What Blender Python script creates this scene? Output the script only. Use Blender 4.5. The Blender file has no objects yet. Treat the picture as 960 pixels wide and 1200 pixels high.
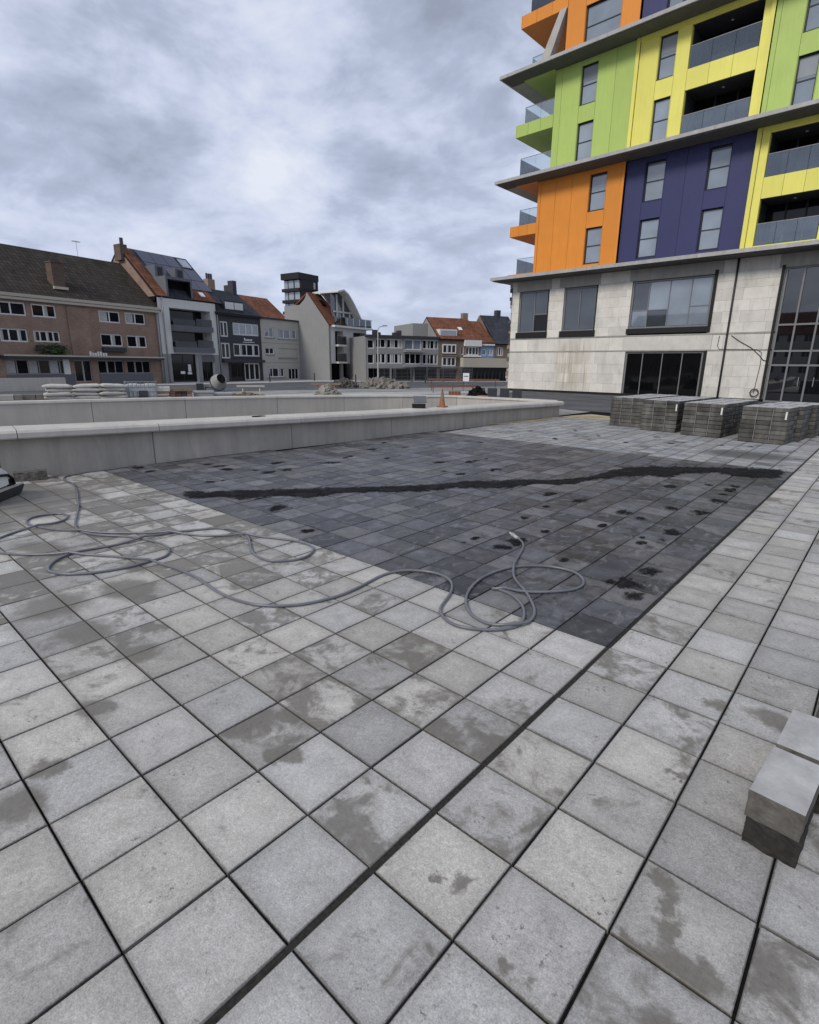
import bpy, bmesh, math, random
from mathutils import Vector, Matrix, noise
R = math.radians
random.seed(7)
S = bpy.context.scene
COL = S.collection

# ------------------------------------------------------------------ camera
CAM_H = 1.970
right = Vector((0.747309, 0.664402, 0.009961))
down = Vector((0.183597, -0.192053, -0.964058))
fwd = Vector((-0.638609, 0.722278, -0.265506))
cd = bpy.data.cameras.new('camera')
cam = bpy.data.objects.new('camera', cd)
COL.objects.link(cam)
cd.sensor_fit = 'VERTICAL'
cd.sensor_height = 24.0
cd.sensor_width = 24.0
cd.lens = 24.0 * 629.893 / 1200.0
cd.clip_start = 0.05
cd.clip_end = 3000
m3 = Matrix((right, -down, -fwd)).transposed()
cam.matrix_world = Matrix.Translation((0, 0, CAM_H)) @ m3.to_4x4()
S.camera = cam

# ------------------------------------------------------------------ light
SUN_EL, SUN_AZ = 38.0, 182.0          # azimuth clockwise from +Y
w = bpy.data.worlds.new('World')
S.world = w
w.use_nodes = True
nt = w.node_tree
nt.nodes.clear()
L = nt.links.new
def N(t, **k):
    n = nt.nodes.new(t)
    for a, b in k.items():
        setattr(n, a, b)
    return n
out = N('ShaderNodeOutputWorld')
bg = N('ShaderNodeBackground')
L(bg.outputs[0], out.inputs[0])
sky = N('ShaderNodeTexSky', sky_type='NISHITA', sun_disc=False)
sky.sun_elevation = R(SUN_EL)
sky.sun_rotation = R(SUN_AZ)
skm = N('ShaderNodeMix', data_type='RGBA', blend_type='MULTIPLY')
skm.inputs[0].default_value = 1
skm.inputs[7].default_value = (.10, .10, .10, 1)
L(sky.outputs[0], skm.inputs[6])
tc = N('ShaderNodeTexCoord')
sep = N('ShaderNodeSeparateXYZ')
L(tc.outputs['Generated'], sep.inputs[0])
mx = N('ShaderNodeMath', operation='MAXIMUM')
L(sep.outputs[2], mx.inputs[0]); mx.inputs[1].default_value = 0.0
ad = N('ShaderNodeMath', operation='ADD')
L(mx.outputs[0], ad.inputs[0]); ad.inputs[1].default_value = 0.30
dx = N('ShaderNodeMath', operation='DIVIDE'); L(sep.outputs[0], dx.inputs[0]); L(ad.outputs[0], dx.inputs[1])
dy = N('ShaderNodeMath', operation='DIVIDE'); L(sep.outputs[1], dy.inputs[0]); L(ad.outputs[0], dy.inputs[1])
cmb = N('ShaderNodeCombineXYZ'); L(dx.outputs[0], cmb.inputs[0]); L(dy.outputs[0], cmb.inputs[1])
n1 = N('ShaderNodeTexNoise'); n1.inputs['Scale'].default_value = 1.7; n1.inputs['Detail'].default_value = 6; n1.inputs['Roughness'].default_value = .58; n1.inputs['Distortion'].default_value = .25
L(cmb.outputs[0], n1.inputs['Vector'])
n2 = N('ShaderNodeTexNoise'); n2.inputs['Scale'].default_value = 4.6; n2.inputs['Detail'].default_value = 5; n2.inputs['Roughness'].default_value = .58; n2.inputs['Distortion'].default_value = .3
L(cmb.outputs[0], n2.inputs['Vector'])
mxn = N('ShaderNodeMix', data_type='FLOAT'); mxn.inputs[0].default_value = .36
L(n1.outputs[0], mxn.inputs[2]); L(n2.outputs[0], mxn.inputs[3])
cr = N('ShaderNodeValToRGB')
e = cr.color_ramp.elements
e[0].position = .37; e[0].color = (.315, .355, .455, 1)
e[1].position = .46; e[1].color = (.445, .502, .65, 1)
for p_, c_ in ((.53, (.615, .672, .835, 1)), (.645, (.83, .865, .945, 1))):
    q = e.new(p_); q.color = c_
L(mxn.outputs[0], cr.inputs[0])
# pale lilac veil low over the horizon
mr = N('ShaderNodeMapRange', clamp=True)
L(sep.outputs[2], mr.inputs[0])
mr.inputs[1].default_value = 0.0; mr.inputs[2].default_value = .36; mr.inputs[3].default_value = .60; mr.inputs[4].default_value = 0.0
veil = N('ShaderNodeMix', data_type='RGBA'); L(mr.outputs[0], veil.inputs[0]); L(cr.outputs[0], veil.inputs[6]); veil.inputs[7].default_value = (.60, .665, .86, 1)
fin = N('ShaderNodeMix', data_type='RGBA'); fin.inputs[0].default_value = .93
L(skm.outputs[2], fin.inputs[6]); L(veil.outputs[2], fin.inputs[7])
L(fin.outputs[2], bg.inputs[0])
bg.inputs[1].default_value = .80

sd = bpy.data.lights.new('sun', 'SUN')
so = bpy.data.objects.new('sun', sd)
COL.objects.link(so)
sd.energy = 1.6
sd.angle = R(16)
sd.color = (1, .95, .87)
az, el = R(SUN_AZ), R(SUN_EL)
tosun = Vector((math.sin(az) * math.cos(el), math.cos(az) * math.cos(el), math.sin(el)))
so.rotation_euler = (-tosun).to_track_quat('-Z', 'Y').to_euler()
so.location = tosun * 60

vs = S.view_settings
vs.view_transform = 'Standard'; vs.look = 'None'; vs.exposure = .36; vs.gamma = 1; vs.use_curve_mapping = False
S.render.engine = 'CYCLES'
S.render.resolution_x = 819; S.render.resolution_y = 1024

# ------------------------------------------------------------------ materials
MATS = {}
class M:
    """small node-graph builder"""
    def __init__(s, name, rough=.8, spec=.3, metal=0.0):
        s.m = bpy.data.materials.new(name); s.m.use_nodes = True
        s.t = s.m.node_tree
        s.b = s.t.nodes['Principled BSDF']
        s.b.inputs['Roughness'].default_value = rough
        s.b.inputs['Specular IOR Level'].default_value = spec
        s.b.inputs['Metallic'].default_value = metal
        MATS[name] = s.m
    def n(s, t, **k):
        x = s.t.nodes.new(t)
        for a, b in k.items(): setattr(x, a, b)
        return x
    def l(s, a, b): s.t.links.new(a, b)
    def pos(s): return s.n('ShaderNodeNewGeometry').outputs['Position']
    def obj(s): return s.n('ShaderNodeTexCoord').outputs['Object']
    def rnd(s): return s.n('ShaderNodeObjectInfo').outputs['Random']
    def noise(s, vec, scale, detail=4, rough=.55, dist=0):
        x = s.n('ShaderNodeTexNoise'); x.inputs['Scale'].default_value = scale; x.inputs['Detail'].default_value = detail
        x.inputs['Roughness'].default_value = rough; x.inputs['Distortion'].default_value = dist
        s.l(vec, x.inputs['Vector']); return x.outputs[0]
    def vor(s, vec, scale, feature='F1'):
        x = s.n('ShaderNodeTexVoronoi', feature=feature); x.inputs['Scale'].default_value = scale
        s.l(vec, x.inputs['Vector']); return x.outputs['Distance']
    def mr(s, v, a, b, c, d, smooth=False):
        x = s.n('ShaderNodeMapRange', clamp=True)
        if smooth: x.interpolation_type = 'SMOOTHSTEP'
        s.l(v, x.inputs[0])
        for i, q in enumerate((a, b, c, d)): x.inputs[i + 1].default_value = q
        return x.outputs[0]
    def math(s, op, a, b=None, c=None):
        x = s.n('ShaderNodeMath', operation=op)
        for i, q in enumerate((a, b, c)):
            if q is None: continue
            if isinstance(q, (int, float)): x.inputs[i].default_value = q
            else: s.l(q, x.inputs[i])
        return x.outputs[0]
    def mix(s, f, a, b, mode='MIX'):
        x = s.n('ShaderNodeMix', data_type='RGBA', blend_type=mode)
        if isinstance(f, (int, float)): x.inputs[0].default_value = f
        else: s.l(f, x.inputs[0])
        for i, q in ((6, a), (7, b)):
            if isinstance(q, tuple): x.inputs[i].default_value = (*q, 1) if len(q) == 3 else q
            else: s.l(q, x.inputs[i])
        return x.outputs[2]
    def grey(s, v):
        x = s.n('ShaderNodeCombineColor'); [s.l(v, x.inputs[i]) for i in range(3)]; return x.outputs[0]
    def scale(s, vec, sc):
        x = s.n('ShaderNodeVectorMath', operation='MULTIPLY'); s.l(vec, x.inputs[0]); x.inputs[1].default_value = sc; return x.outputs[0]
    def color(s, c):
        if isinstance(c, tuple): s.b.inputs['Base Color'].default_value = (*c, 1)
        else: s.l(c, s.b.inputs['Base Color'])
    def rough(s, v): s.l(v, s.b.inputs['Roughness'])
    def bump(s, h, strength=.3, dist=.01):
        x = s.n('ShaderNodeBump'); x.inputs['Strength'].default_value = strength; x.inputs['Distance'].default_value = dist
        s.l(h, x.inputs['Height']); s.l(x.outputs[0], s.b.inputs['Normal'])

def simple(name, c, rough=.8, spec=.3, metal=0.0, var=.12, nscale=3.0, bump=0.0, rndv=.08, coord='obj'):
    k = M(name, rough, spec, metal)
    v = k.obj() if coord == 'obj' else k.pos()
    a = k.noise(v, nscale, 5, .6)
    f = k.mr(a, .25, .75, 1 - var, 1 + var)
    r = k.mr(k.rnd(), 0, 1, 1 - rndv, 1 + rndv)
    f = k.math('MULTIPLY', f, r)
    k.color(k.mix(1.0, c, k.grey(f), 'MULTIPLY'))
    if bump: k.bump(k.noise(v, nscale * 12, 4), bump, .01)
    return k.m

def stain_mask(k, pos, items):
    """union of soft, noise-warped ellipses: marks that really lie on the slabs"""
    wob = k.n('ShaderNodeTexNoise'); wob.inputs['Scale'].default_value = 7; wob.inputs['Detail'].default_value = 7; wob.inputs['Roughness'].default_value = .68
    k.l(pos, wob.inputs['Vector'])
    sub = k.n('ShaderNodeVectorMath', operation='SUBTRACT'); k.l(wob.outputs['Color'], sub.inputs[0]); sub.inputs[1].default_value = (.5, .5, .5)
    sc = k.n('ShaderNodeVectorMath', operation='SCALE'); k.l(sub.outputs[0], sc.inputs[0]); sc.inputs['Scale'].default_value = .30
    adv = k.n('ShaderNodeVectorMath', operation='ADD'); k.l(pos, adv.inputs[0]); k.l(sc.outputs[0], adv.inputs[1])
    tot = None
    for (x, y, rx, ry, ro) in items:
        mp = k.n('ShaderNodeMapping', vector_type='TEXTURE')
        mp.inputs['Location'].default_value = (x, y, 0); mp.inputs['Rotation'].default_value = (0, 0, R(ro)); mp.inputs['Scale'].default_value = (rx, ry, 1e3)
        k.l(adv.outputs[0], mp.inputs[0])
        ln = k.n('ShaderNodeVectorMath', operation='LENGTH'); k.l(mp.outputs[0], ln.inputs[0])
        f = k.mr(ln.outputs['Value'], .55, 1.2, 1, 0, True)
        tot = f if tot is None else k.math('MAXIMUM', tot, f)
    return tot

TP = 0.40
OX, OY = -1.2468, 3.5906
GAP = .0215
def paving(name, base, warm, cool, stain, dirty, blobs=None, cloud=.10, grain=.16, streak=0.0, damp_rough=.5, rv=(.86, 1.10), rough=.88, spec=.25, wet=.0):
    k = M(name, .85, spec)
    p = k.pos()
    sx = k.n('ShaderNodeSeparateXYZ'); k.l(p, sx.inputs[0])
    xs_ = k.math('SUBTRACT', sx.outputs[0], k.math('MULTIPLY', k.math('GREATER_THAN', sx.outputs[0], OX + .010), GAP))
    tx = k.math('DIVIDE', k.math('SUBTRACT', xs_, OX - 40 * TP), TP); ty = k.math('DIVIDE', k.math('SUBTRACT', sx.outputs[1], OY - 40 * TP), TP)
    # each slab came from its own mould: a slab-wide random value and its own pattern offset
    idv = k.n('ShaderNodeCombineXYZ'); k.l(k.math('FLOOR', tx), idv.inputs[0]); k.l(k.math('FLOOR', ty), idv.inputs[1])
    wn = k.n('ShaderNodeTexWhiteNoise', noise_dimensions='3D'); k.l(idv.outputs[0], wn.inputs['Vector'])
    rnd = wn.outputs['Value']
    sc = k.n('ShaderNodeVectorMath', operation='SCALE'); k.l(wn.outputs['Color'], sc.inputs[0]); sc.inputs['Scale'].default_value = 37
    pv = k.n('ShaderNodeVectorMath', operation='ADD'); k.l(p, pv.inputs[0]); k.l(sc.outputs[0], pv.inputs[1]); pt = pv.outputs[0]
    rc = k.n('ShaderNodeSeparateColor'); k.l(wn.outputs['Color'], rc.inputs[0])
    big = k.noise(p, .9, 5, .6, .4)
    med = k.noise(pt, 5.5, 6, .64, .5)
    fine = k.noise(p, 46, 5, .7)
    grit = k.noise(p, 150, 3, .75)
    c = k.mix(k.mr(rc.outputs[1], .2, .8, 0, 1), warm, cool)
    val = k.mr(med, .3, .7, 1 - cloud, 1 + cloud * .8)
    val = k.math('MULTIPLY', val, k.mr(fine, .3, .7, 1 - grain * .6, 1 + grain * .6))
    val = k.math('MULTIPLY', val, k.mr(grit, .3, .7, 1 - grain, 1 + grain))
    val = k.math('MULTIPLY', val, k.mr(rnd, 0, 1, *rv))
    ed = None
    for t_ in (tx, ty):
        d = k.math('ABSOLUTE', k.math('SUBTRACT', k.math('FRACT', t_), .5))
        ed = d if ed is None else k.math('MAXIMUM', ed, d)
    rim = k.mr(k.math('ADD', ed, k.math('MULTIPLY', k.math('SUBTRACT', med, .5), .45)), .30, .5, 1.05, .86, True)
    val = k.math('MULTIPLY', val, rim)
    dirt = k.mr(k.math('ADD', ed, k.math('MULTIPLY', k.math('SUBTRACT', fine, .5), .05)), .470, .488, 1.0, .45, True)
    val = k.math('MULTIPLY', val, dirt)
    c = k.mix(1.0, c, k.grey(val), 'MULTIPLY')
    pit = k.mr(k.vor(p, 34), .0, .16, 1, 0)
    pitm = k.math('MULTIPLY', pit, k.mr(k.noise(p, 6, 2), .5, .62, 0, 1))
    c = k.mix(k.math('MULTIPLY', pitm, .6), c, tuple(x * .3 for x in base))
    spk = k.math('MULTIPLY', k.mr(k.noise(p, 32, 5, .74), .55, .64, 0, 1, True), k.mr(k.noise(pt, 4.5, 4, .6, .6), .54, .66, 0, .85, True))
    c = k.mix(spk, c, tuple(x * .25 for x in base))
    # damp / dirt patches: each slab soaks differently, more where the ground has been hosed
    bias = k.mr(sx.outputs[0], dirty[0], dirty[1], dirty[2], dirty[3])
    bias2 = k.mr(sx.outputs[1], -.5, 2.2, -.03, .02)
    own = k.mr(k.math('POWER', rc.outputs[2], 1.6), 0, 1, -.125, .070)
    d = k.math('ADD', k.math('ADD', k.math('MULTIPLY', k.noise(pt, 3.2, 6, .62, .8), .60), k.math('MULTIPLY', k.noise(p, 7, 7, .7, .9), .40)), k.math('ADD', k.math('ADD', bias, bias2), own))
    dm = k.mr(d, .48, .605, 0, 1, True)
    if blobs: dm = k.math('MAXIMUM', dm, stain_mask(k, p, blobs))
    dm2 = k.math('MULTIPLY', dm, k.mr(k.math('ADD', k.math('MULTIPLY', fine, .6), k.math('MULTIPLY', grit, .4)), .30, .58, .55, 1))
    c = k.mix(k.math('MULTIPLY', dm2, .88), c, stain)
    if streak:
        st = k.mr(k.noise(k.scale(pt, (1, .5, 1)), 7, 6, .68, 1.2), .50, .70, 0, 1, True)
        c = k.mix(k.math('MULTIPLY', st, streak), c, tuple(min(1, x * 2.0) for x in base))
    k.color(c)
    k.rough(k.mr(dm2, 0, 1, rough, damp_rough))
    h = k.math('ADD', k.math('MULTIPLY', grit, .6), k.math('MULTIPLY', fine, .8))
    k.bump(h, .45, .004)
    return k.m

BL = [(-.345, 1.905, .065, .06, 0), (-.305, 1.83, .045, .07, -20), (-.26, 1.75, .04, .07, -25), (-.18, 1.665, .125, .075, -8), (-.31, 1.625, .08, .04, 0), (-.93, 1.37, .055, .06, 0), (-1.03, 1.32, .03, .03, 0),
      (-.62, 1.24, .06, .05, 0), (-1.57, 1.32, .055, .05, 0), (-.48, 3.36, .08, .06, 0), (-.19, 3.42, .15, .11, 0), (-1.07, 3.20, .045, .05, 0), (-.48, 2.60, .05, .035, 0),
      (-2.05, 1.34, .12, .07, 20), (-2.28, 1.56, .08, .07, 0), (-3.63, 1.28, .16, .17, 10), (-3.18, .84, .14, .12, 20), (-2.67, .32, .16, .13, 0), (-2.83, .51, .10, .08, 0),
      (-4.25, 1.13, .25, .22, 10), (-4.84, 1.67, .32, .24, 15), (-4.94, 1.10, .32, .28, 0), (-5.35, 1.95, .22, .16, 0), (-8.4, 1.87, .5, .3, 0), (-9.0, 2.68, .55, .25, 0), (-9.4, 2.0, 1.2, .9, 0), (-8.2, 1.2, .8, .5, 0), (-4.21, 2.40, .10, .08, 0), (-6.6, 1.5, .5, .2, 20)]
paving('light_paver', (.40, .385, .355), (.43, .41, .372), (.405, .395, .377), (.125, .113, .092), (-5.5, -1.6, .072, -.045), BL, cloud=.2, grain=.30, rv=(.76, 1.10))
paving('dark_paver', (.092, .091, .096), (.112, .109, .110), (.076, .078, .088), (.014, .014, .0145), (-9, -1.4, -.045, .0), None, cloud=.38, grain=.34, streak=.72, damp_rough=.4, rv=(.52, 1.42), rough=.58, spec=.5)
paving('pale_paver', (.29, .288, .29), (.315, .308, .298), (.28, .282, .29), (.06, .06, .058), (-9, -1.4, -.06, -.03), [(-2.4, 14.55, 1.0, .75, 8)], cloud=.25, grain=.2, rv=(.8, 1.15))
simple('joint_sand', (.02, .019, .018), 1, .0, var=.35, nscale=60, bump=.4, coord='pos')
simple('joint_fill', (.045, .043, .039), 1, .0, var=.4, nscale=70, bump=.6, coord='pos')
simple('black_sand', (.012, .012, .0125), 1, .0, var=.5, nscale=30, bump=.8, coord='pos')

k = M('sand_film', 1, .05)
p = k.pos()
at_n = k.n('ShaderNodeAttribute'); at_n.attribute_name = 'cover'
cv = k.math('ADD', at_n.outputs['Fac'], k.math('ADD', k.math('ADD', k.math('MULTIPLY', k.math('SUBTRACT', k.noise(k.scale(p, (1, .6, 1)), 11, 6, .7, 1.0), .5), 2.6), k.math('MULTIPLY', k.math('SUBTRACT', k.noise(p, 2.6, 3, .6), .5), 1.0)), k.math('MULTIPLY', k.math('SUBTRACT', k.noise(p, 60, 4, .7), .5), .5)))
fa = k.mr(cv, .26, .80, 0, 1, True)
k.color(k.mix(k.mr(k.noise(p, 22, 5, .7), .35, .7, 0, 1), (.008, .008, .0085), (.026, .026, .028)))
k.bump(k.noise(p, 80, 4, .7), .6, .01)
k.rough(k.mr(k.noise(p, 3, 3), .4, .6, .6, 1))
tr = k.n('ShaderNodeBsdfTransparent'); mxs = k.n('ShaderNodeMixShader')
k.l(fa, mxs.inputs[0]); k.l(tr.outputs[0], mxs.inputs[1]); k.l(k.b.outputs[0], mxs.inputs[2]); k.l(mxs.outputs[0], k.t.nodes['Material Output'].inputs[0])
def cast(name, c, rough=.75, streaky=.12, nscale=1.2, rndv=.05, bump=.12):
    k = M(name, rough, .3)
    p = k.pos()
    a = k.noise(p, nscale, 6, .6)
    b = k.noise(k.scale(p, (3, 3, .35)), 1.6, 4, .6)
    g = k.noise(p, 60, 4, .65)
    v = k.math('MULTIPLY', k.mr(a, .3, .7, 1 - streaky, 1 + streaky), k.mr(b, .3, .7, 1 - streaky, 1 + streaky))
    v = k.math('MULTIPLY', v, k.mr(g, .3, .7, .95, 1.05))
    v = k.math('MULTIPLY', v, k.mr(k.rnd(), 0, 1, 1 - rndv, 1 + rndv))
    por = k.math('MULTIPLY', k.mr(k.vor(p, 26), 0, .13, 1, 0), k.mr(k.noise(p, 3, 3), .5, .6, 0, .55))
    cc = k.mix(1.0, c, k.grey(v), 'MULTIPLY')
    smear = k.mr(k.noise(k.scale(p, (2.4, 2.4, .5)), 1.7, 6, .68, .8), .54, .68, 0, .2, True)
    cc = k.mix(smear, cc, tuple(x * .55 for x in c))
    k.color(k.mix(por, cc, tuple(x * .4 for x in c)))
    k.bump(g, bump, .004)
    return k.m
cast('wall_concrete', (.40, .372, .325))
cast('cap_concrete', (.49, .465, .42), .7, .08)
cast('ledge_concrete', (.40, .39, .37), .7, .1)
cast('soffit_shade', (.11, .108, .10), .85, .1)  # shade under the tower ledges, painted as a dark base colour
cast('rear_concrete', (.43, .405, .36), .75, .07)
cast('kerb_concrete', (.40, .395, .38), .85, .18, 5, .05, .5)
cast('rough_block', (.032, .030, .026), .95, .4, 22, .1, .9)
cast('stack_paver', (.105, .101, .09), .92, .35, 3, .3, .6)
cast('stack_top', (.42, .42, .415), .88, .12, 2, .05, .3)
# podium blockwork: pale blocks with run-down stains
k = M('blockwork', .85, .2)
p = k.pos()
v = k.math('MULTIPLY', k.mr(k.noise(p, 1.1, 6, .6), .3, .7, .88, 1.1), k.mr(k.noise(p, 25, 4, .7), .3, .7, .94, 1.06))
v = k.math('MULTIPLY', v, k.mr(k.rnd(), 0, 1, .86, 1.04))
c = k.mix(1.0, (.70, .665, .60), k.grey(v), 'MULTIPLY')
run = k.noise(k.scale(p, (2.2, .2, .12)), 2.2, 5, .65, .3)
sx = k.n('ShaderNodeSeparateXYZ'); k.l(p, sx.inputs[0])
inx = k.math('MULTIPLY', k.mr(sx.outputs[0], -20.3, -19.4, 0, 1, True), k.mr(sx.outputs[0], -17.6, -17.0, 1, 0, True))
inz = k.math('MULTIPLY', k.mr(sx.outputs[2], 3.2, 3.9, 1, 0, True), k.mr(sx.outputs[2], .1, .6, .4, 1))
c = k.mix(k.math('MULTIPLY', k.math('MULTIPLY', inx, inz), k.mr(run, .44, .62, .10, .62)), c, (.36, .29, .17))
c = k.mix(k.mr(k.noise(k.scale(p, (1, 1, .3)), 2.5, 5, .6), .56, .72, 0, .35), c, (.30, .285, .26))
k.color(c); k.bump(k.noise(p, 70, 4), .2, .004)
cast('lintel_concrete', (.36, .345, .31), .85, .1)
cast('strut_concrete', (.46, .44, .41), .8, .08)

def paint(name, c, rough=.5, spec=.35, var=.04):
    k = M(name, rough, spec)
    p = k.pos()
    v = k.math('MULTIPLY', k.mr(k.noise(p, .8, 4), .3, .7, 1 - var, 1 + var), k.mr(k.rnd(), 0, 1, .95, 1.04))
    d = k.mr(k.noise(k.scale(p, (3, 3, .25)), 2.5, 5, .65), .50, .72, 0, .30)
    cc = k.mix(1.0, c, k.grey(v), 'MULTIPLY')
    k.color(k.mix(d, cc, tuple(x * .75 for x in c)))
    k.rough(k.mr(k.noise(p, 5, 3), .3, .7, rough - .06, rough + .08))
    return k.m
paint('panel_orange', (.72, .255, .03))
paint('panel_green', (.42, .55, .135))
paint('panel_yellow', (.80, .74, .155))
paint('panel_navy', (.036, .039, .118))
paint('render_white', (.66, .655, .63), .8, .2)
paint('render_cream', (.47, .455, .41), .85, .2)
paint('render_grey', (.27, .27, .265), .85, .2)
paint('paint_white', (.72, .72, .71), .45)
paint('cladding_dark_and_shade', (.045, .047, .055), .6)  # dark cladding; also paints the shade inside the tower loggias
paint('cladding_grey', (.13, .135, .15), .6)
paint('blue_paint', (.20, .33, .52), .6)
paint('grey_metal', (.30, .305, .31), .45)
paint('black_trim', (.010, .010, .011), .6)
paint('window_frame', (.20, .20, .20), .4)
paint('frame_dark', (.028, .03, .033), .45)
paint('fascia_cream', (.47, .43, .36), .8)
paint('orange_plastic', (.27, .125, .06), .75, .2, .3)
paint('red_board', (.17, .07, .045), .75)
simple('dark_interior', (.012, .012, .013), .9, .1)
simple('curtain', (.42, .42, .42), .9, .1, var=.25, nscale=6)
simple('blind', (.30, .32, .35), .7, .2, var=.06)
simple('soil', (.16, .125, .09), .95, .1, var=.35, nscale=1.5, bump=.6)
simple('timber', (.25, .16, .09), .8, .2, var=.25, nscale=8)
simple('rubble_stone', (.20, .187, .16), .95, .1, var=.3, nscale=2, bump=.6, rndv=.2)
simple('bag_paper', (.46, .445, .41), .7, .25, var=.16, nscale=5, bump=.2)
simple('tank_plastic', (.50, .52, .54), .4, .4, var=.1)
simple('rubber', (.012, .012, .013), .7, .3)
simple('steel', (.40, .41, .42), .35, .5, metal=.8)
simple('brass', (.45, .33, .12), .35, .5, metal=.8)
simple('leaf', (.06, .085, .03), .8, .2, var=.4, nscale=8)
simple('yellow_rope', (.50, .38, .16), .8, .2)
# ribbed grey garden hose
k = M('hose_rubber', .33, .5)
v = k.mr(k.noise(k.pos(), 4, 4), .3, .7, .8, 1.15)
k.color(k.mix(1.0, (.14, .146, .162), k.grey(v), 'MULTIPLY'))
# brick with joints (far houses)
def bricks(name, c1, c2, mortar, scale=1.0):
    k = M(name, .9, .15)
    tcn = k.n('ShaderNodeTexCoord')
    mp = k.n('ShaderNodeMapping'); mp.inputs['Rotation'].default_value = (R(90), 0, 0)
    k.l(tcn.outputs['Object'], mp.inputs[0])
    b = k.n('ShaderNodeTexBrick'); b.inputs['Color1'].default_value = (*c1, 1); b.inputs['Color2'].default_value = (*c2, 1); b.inputs['Mortar'].default_value = (*mortar, 1)
    b.inputs['Scale'].default_value = 1; b.inputs['Brick Width'].default_value = .22 * scale; b.inputs['Row Height'].default_value = .075 * scale; b.inputs['Mortar Size'].default_value = .008
    k.l(mp.outputs[0], b.inputs['Vector'])
    v = k.mr(k.noise(k.obj(), 1.0, 5, .6), .3, .7, .82, 1.15)
    k.color(k.mix(1.0, b.outputs[0], k.grey(v), 'MULTIPLY'))
    return k.m
bricks('brick_brown', (.315, .215, .165), (.255, .175, .135), (.27, .21, .17))
bricks('brick_dark', (.15, .10, .08), (.11, .078, .065), (.12, .10, .085))
bricks('brick_tan', (.24, .18, .135), (.19, .145, .11), (.2, .17, .14))
def tiles(name, c, w_=.24, r_=.34):
    k = M(name, .85, .2)
    tcn = k.n('ShaderNodeTexCoord')
    o = tcn.outputs['UV']
    b = k.n('ShaderNodeTexBrick'); b.offset = 0
    b.inputs['Color1'].default_value = (*[x * 1.2 for x in c], 1); b.inputs['Color2'].default_value = (*[x * .75 for x in c], 1); b.inputs['Mortar'].default_value = (*[x * .25 for x in c], 1)
    b.inputs['Scale'].default_value = 1; b.inputs['Brick Width'].default_value = w_; b.inputs['Row Height'].default_value = r_; b.inputs['Mortar Size'].default_value = .03; b.inputs['Mortar Smooth'].default_value = .6
    k.l(o, b.inputs['Vector'])
    v = k.mr(k.noise(k.pos(), .7, 6, .65), .3, .7, .65, 1.3)
    k.color(k.mix(1.0, b.outputs[0], k.grey(v), 'MULTIPLY'))
    k.bump(b.outputs['Fac'], -.6, .05)
    return k.m
tiles('tile_brown', (.05, .042, .034), .32, .42)
tiles('tile_orange', (.20, .08, .045))
tiles('tile_slate', (.05, .055, .068), .3, .3)
# glazing: dark or sky-painted panes with a mirror-like face
def glass(name, c, rough=.03, spec=.9, coat=.6):
    k = M(name, rough, spec)
    k.b.inputs['IOR'].default_value = 1.6
    v = k.mr(k.noise(k.pos(), .45, 3), .3, .7, .75, 1.25)
    k.color(k.mix(1.0, c, k.grey(v), 'MULTIPLY'))
    k.b.inputs['Coat Weight'].default_value = coat
    k.b.inputs['Coat Roughness'].default_value = .02
    return k.m
glass('pane_sky', (.22, .26, .305))  # pale blue base colour paints in part of the reflected sky
glass('pane_dark', (.004, .0045, .005), .04, .3, 0)
glass('pane_mid', (.05, .06, .072), .03, .8, .3)
glass('pane_house', (.010, .011, .014), .06, .2, 0)
glass('pane_street', (.006, .007, .009), .02, .9, .5)
glass('solar', (.010, .015, .05), .35, .3)
k = M('rail_glass', .04, .5)
t_ = k.n('ShaderNodeBsdfTransparent'); t_.inputs[0].default_value = (.86, .90, .905, 1)
g_ = k.n('ShaderNodeBsdfGlossy'); g_.inputs['Roughness'].default_value = .03; g_.inputs[0].default_value = (.85, .9, .95, 1)
ms = k.n('ShaderNodeMixShader'); fr = k.n('ShaderNodeFresnel'); fr.inputs[0].default_value = 1.55
k.l(k.math('ADD', k.math('MULTIPLY', fr.outputs[0], 1.0), .09), ms.inputs[0]); k.l(t_.outputs[0], ms.inputs[1]); k.l(g_.outputs[0], ms.inputs[2])
k.l(ms.outputs[0], k.t.nodes['Material Output'].inputs[0])
k = M('smoked_glass', .1, .3)
t_ = k.n('ShaderNodeBsdfTransparent'); t_.inputs[0].default_value = (.35, .37, .40, 1)
ms = k.n('ShaderNodeMixShader'); ms.inputs[0].default_value = .06; g_ = k.n('ShaderNodeBsdfGlossy'); g_.inputs['Roughness'].default_value = .05
k.l(t_.outputs[0], ms.inputs[1]); k.l(g_.outputs[0], ms.inputs[2]); k.l(ms.outputs[0], k.t.nodes['Material Output'].inputs[0])
# ground sheets
def ground_mat(name, c, c2, sc=.35, rough=.9):
    k = M(name, rough, .2)
    p = k.pos()
    a = k.noise(p, sc, 7, .62, .4)
    col = k.mix(k.mr(a, .38, .62, 0, 1), c, c2)
    v = k.math('MULTIPLY', k.mr(k.noise(p, 3, 6, .65), .3, .7, .85, 1.12), k.mr(k.noise(p, 40, 3, .7), .3, .7, .88, 1.12))
    k.color(k.mix(1.0, col, k.grey(v), 'MULTIPLY')); k.bump(k.noise(p, 30, 4), .4, .01)
    return k.m
ground_mat('site_ground', (.20, .195, .185), (.31, .305, .295))
ground_mat('asphalt', (.075, .077, .082), (.115, .117, .122), .5)
ground_mat('pale_concrete', (.36, .36, .355), (.43, .43, .42), .3)
ground_mat('sand', (.34, .30, .24), (.42, .38, .31), .8)
mat = lambda n: MATS[n]

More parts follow.
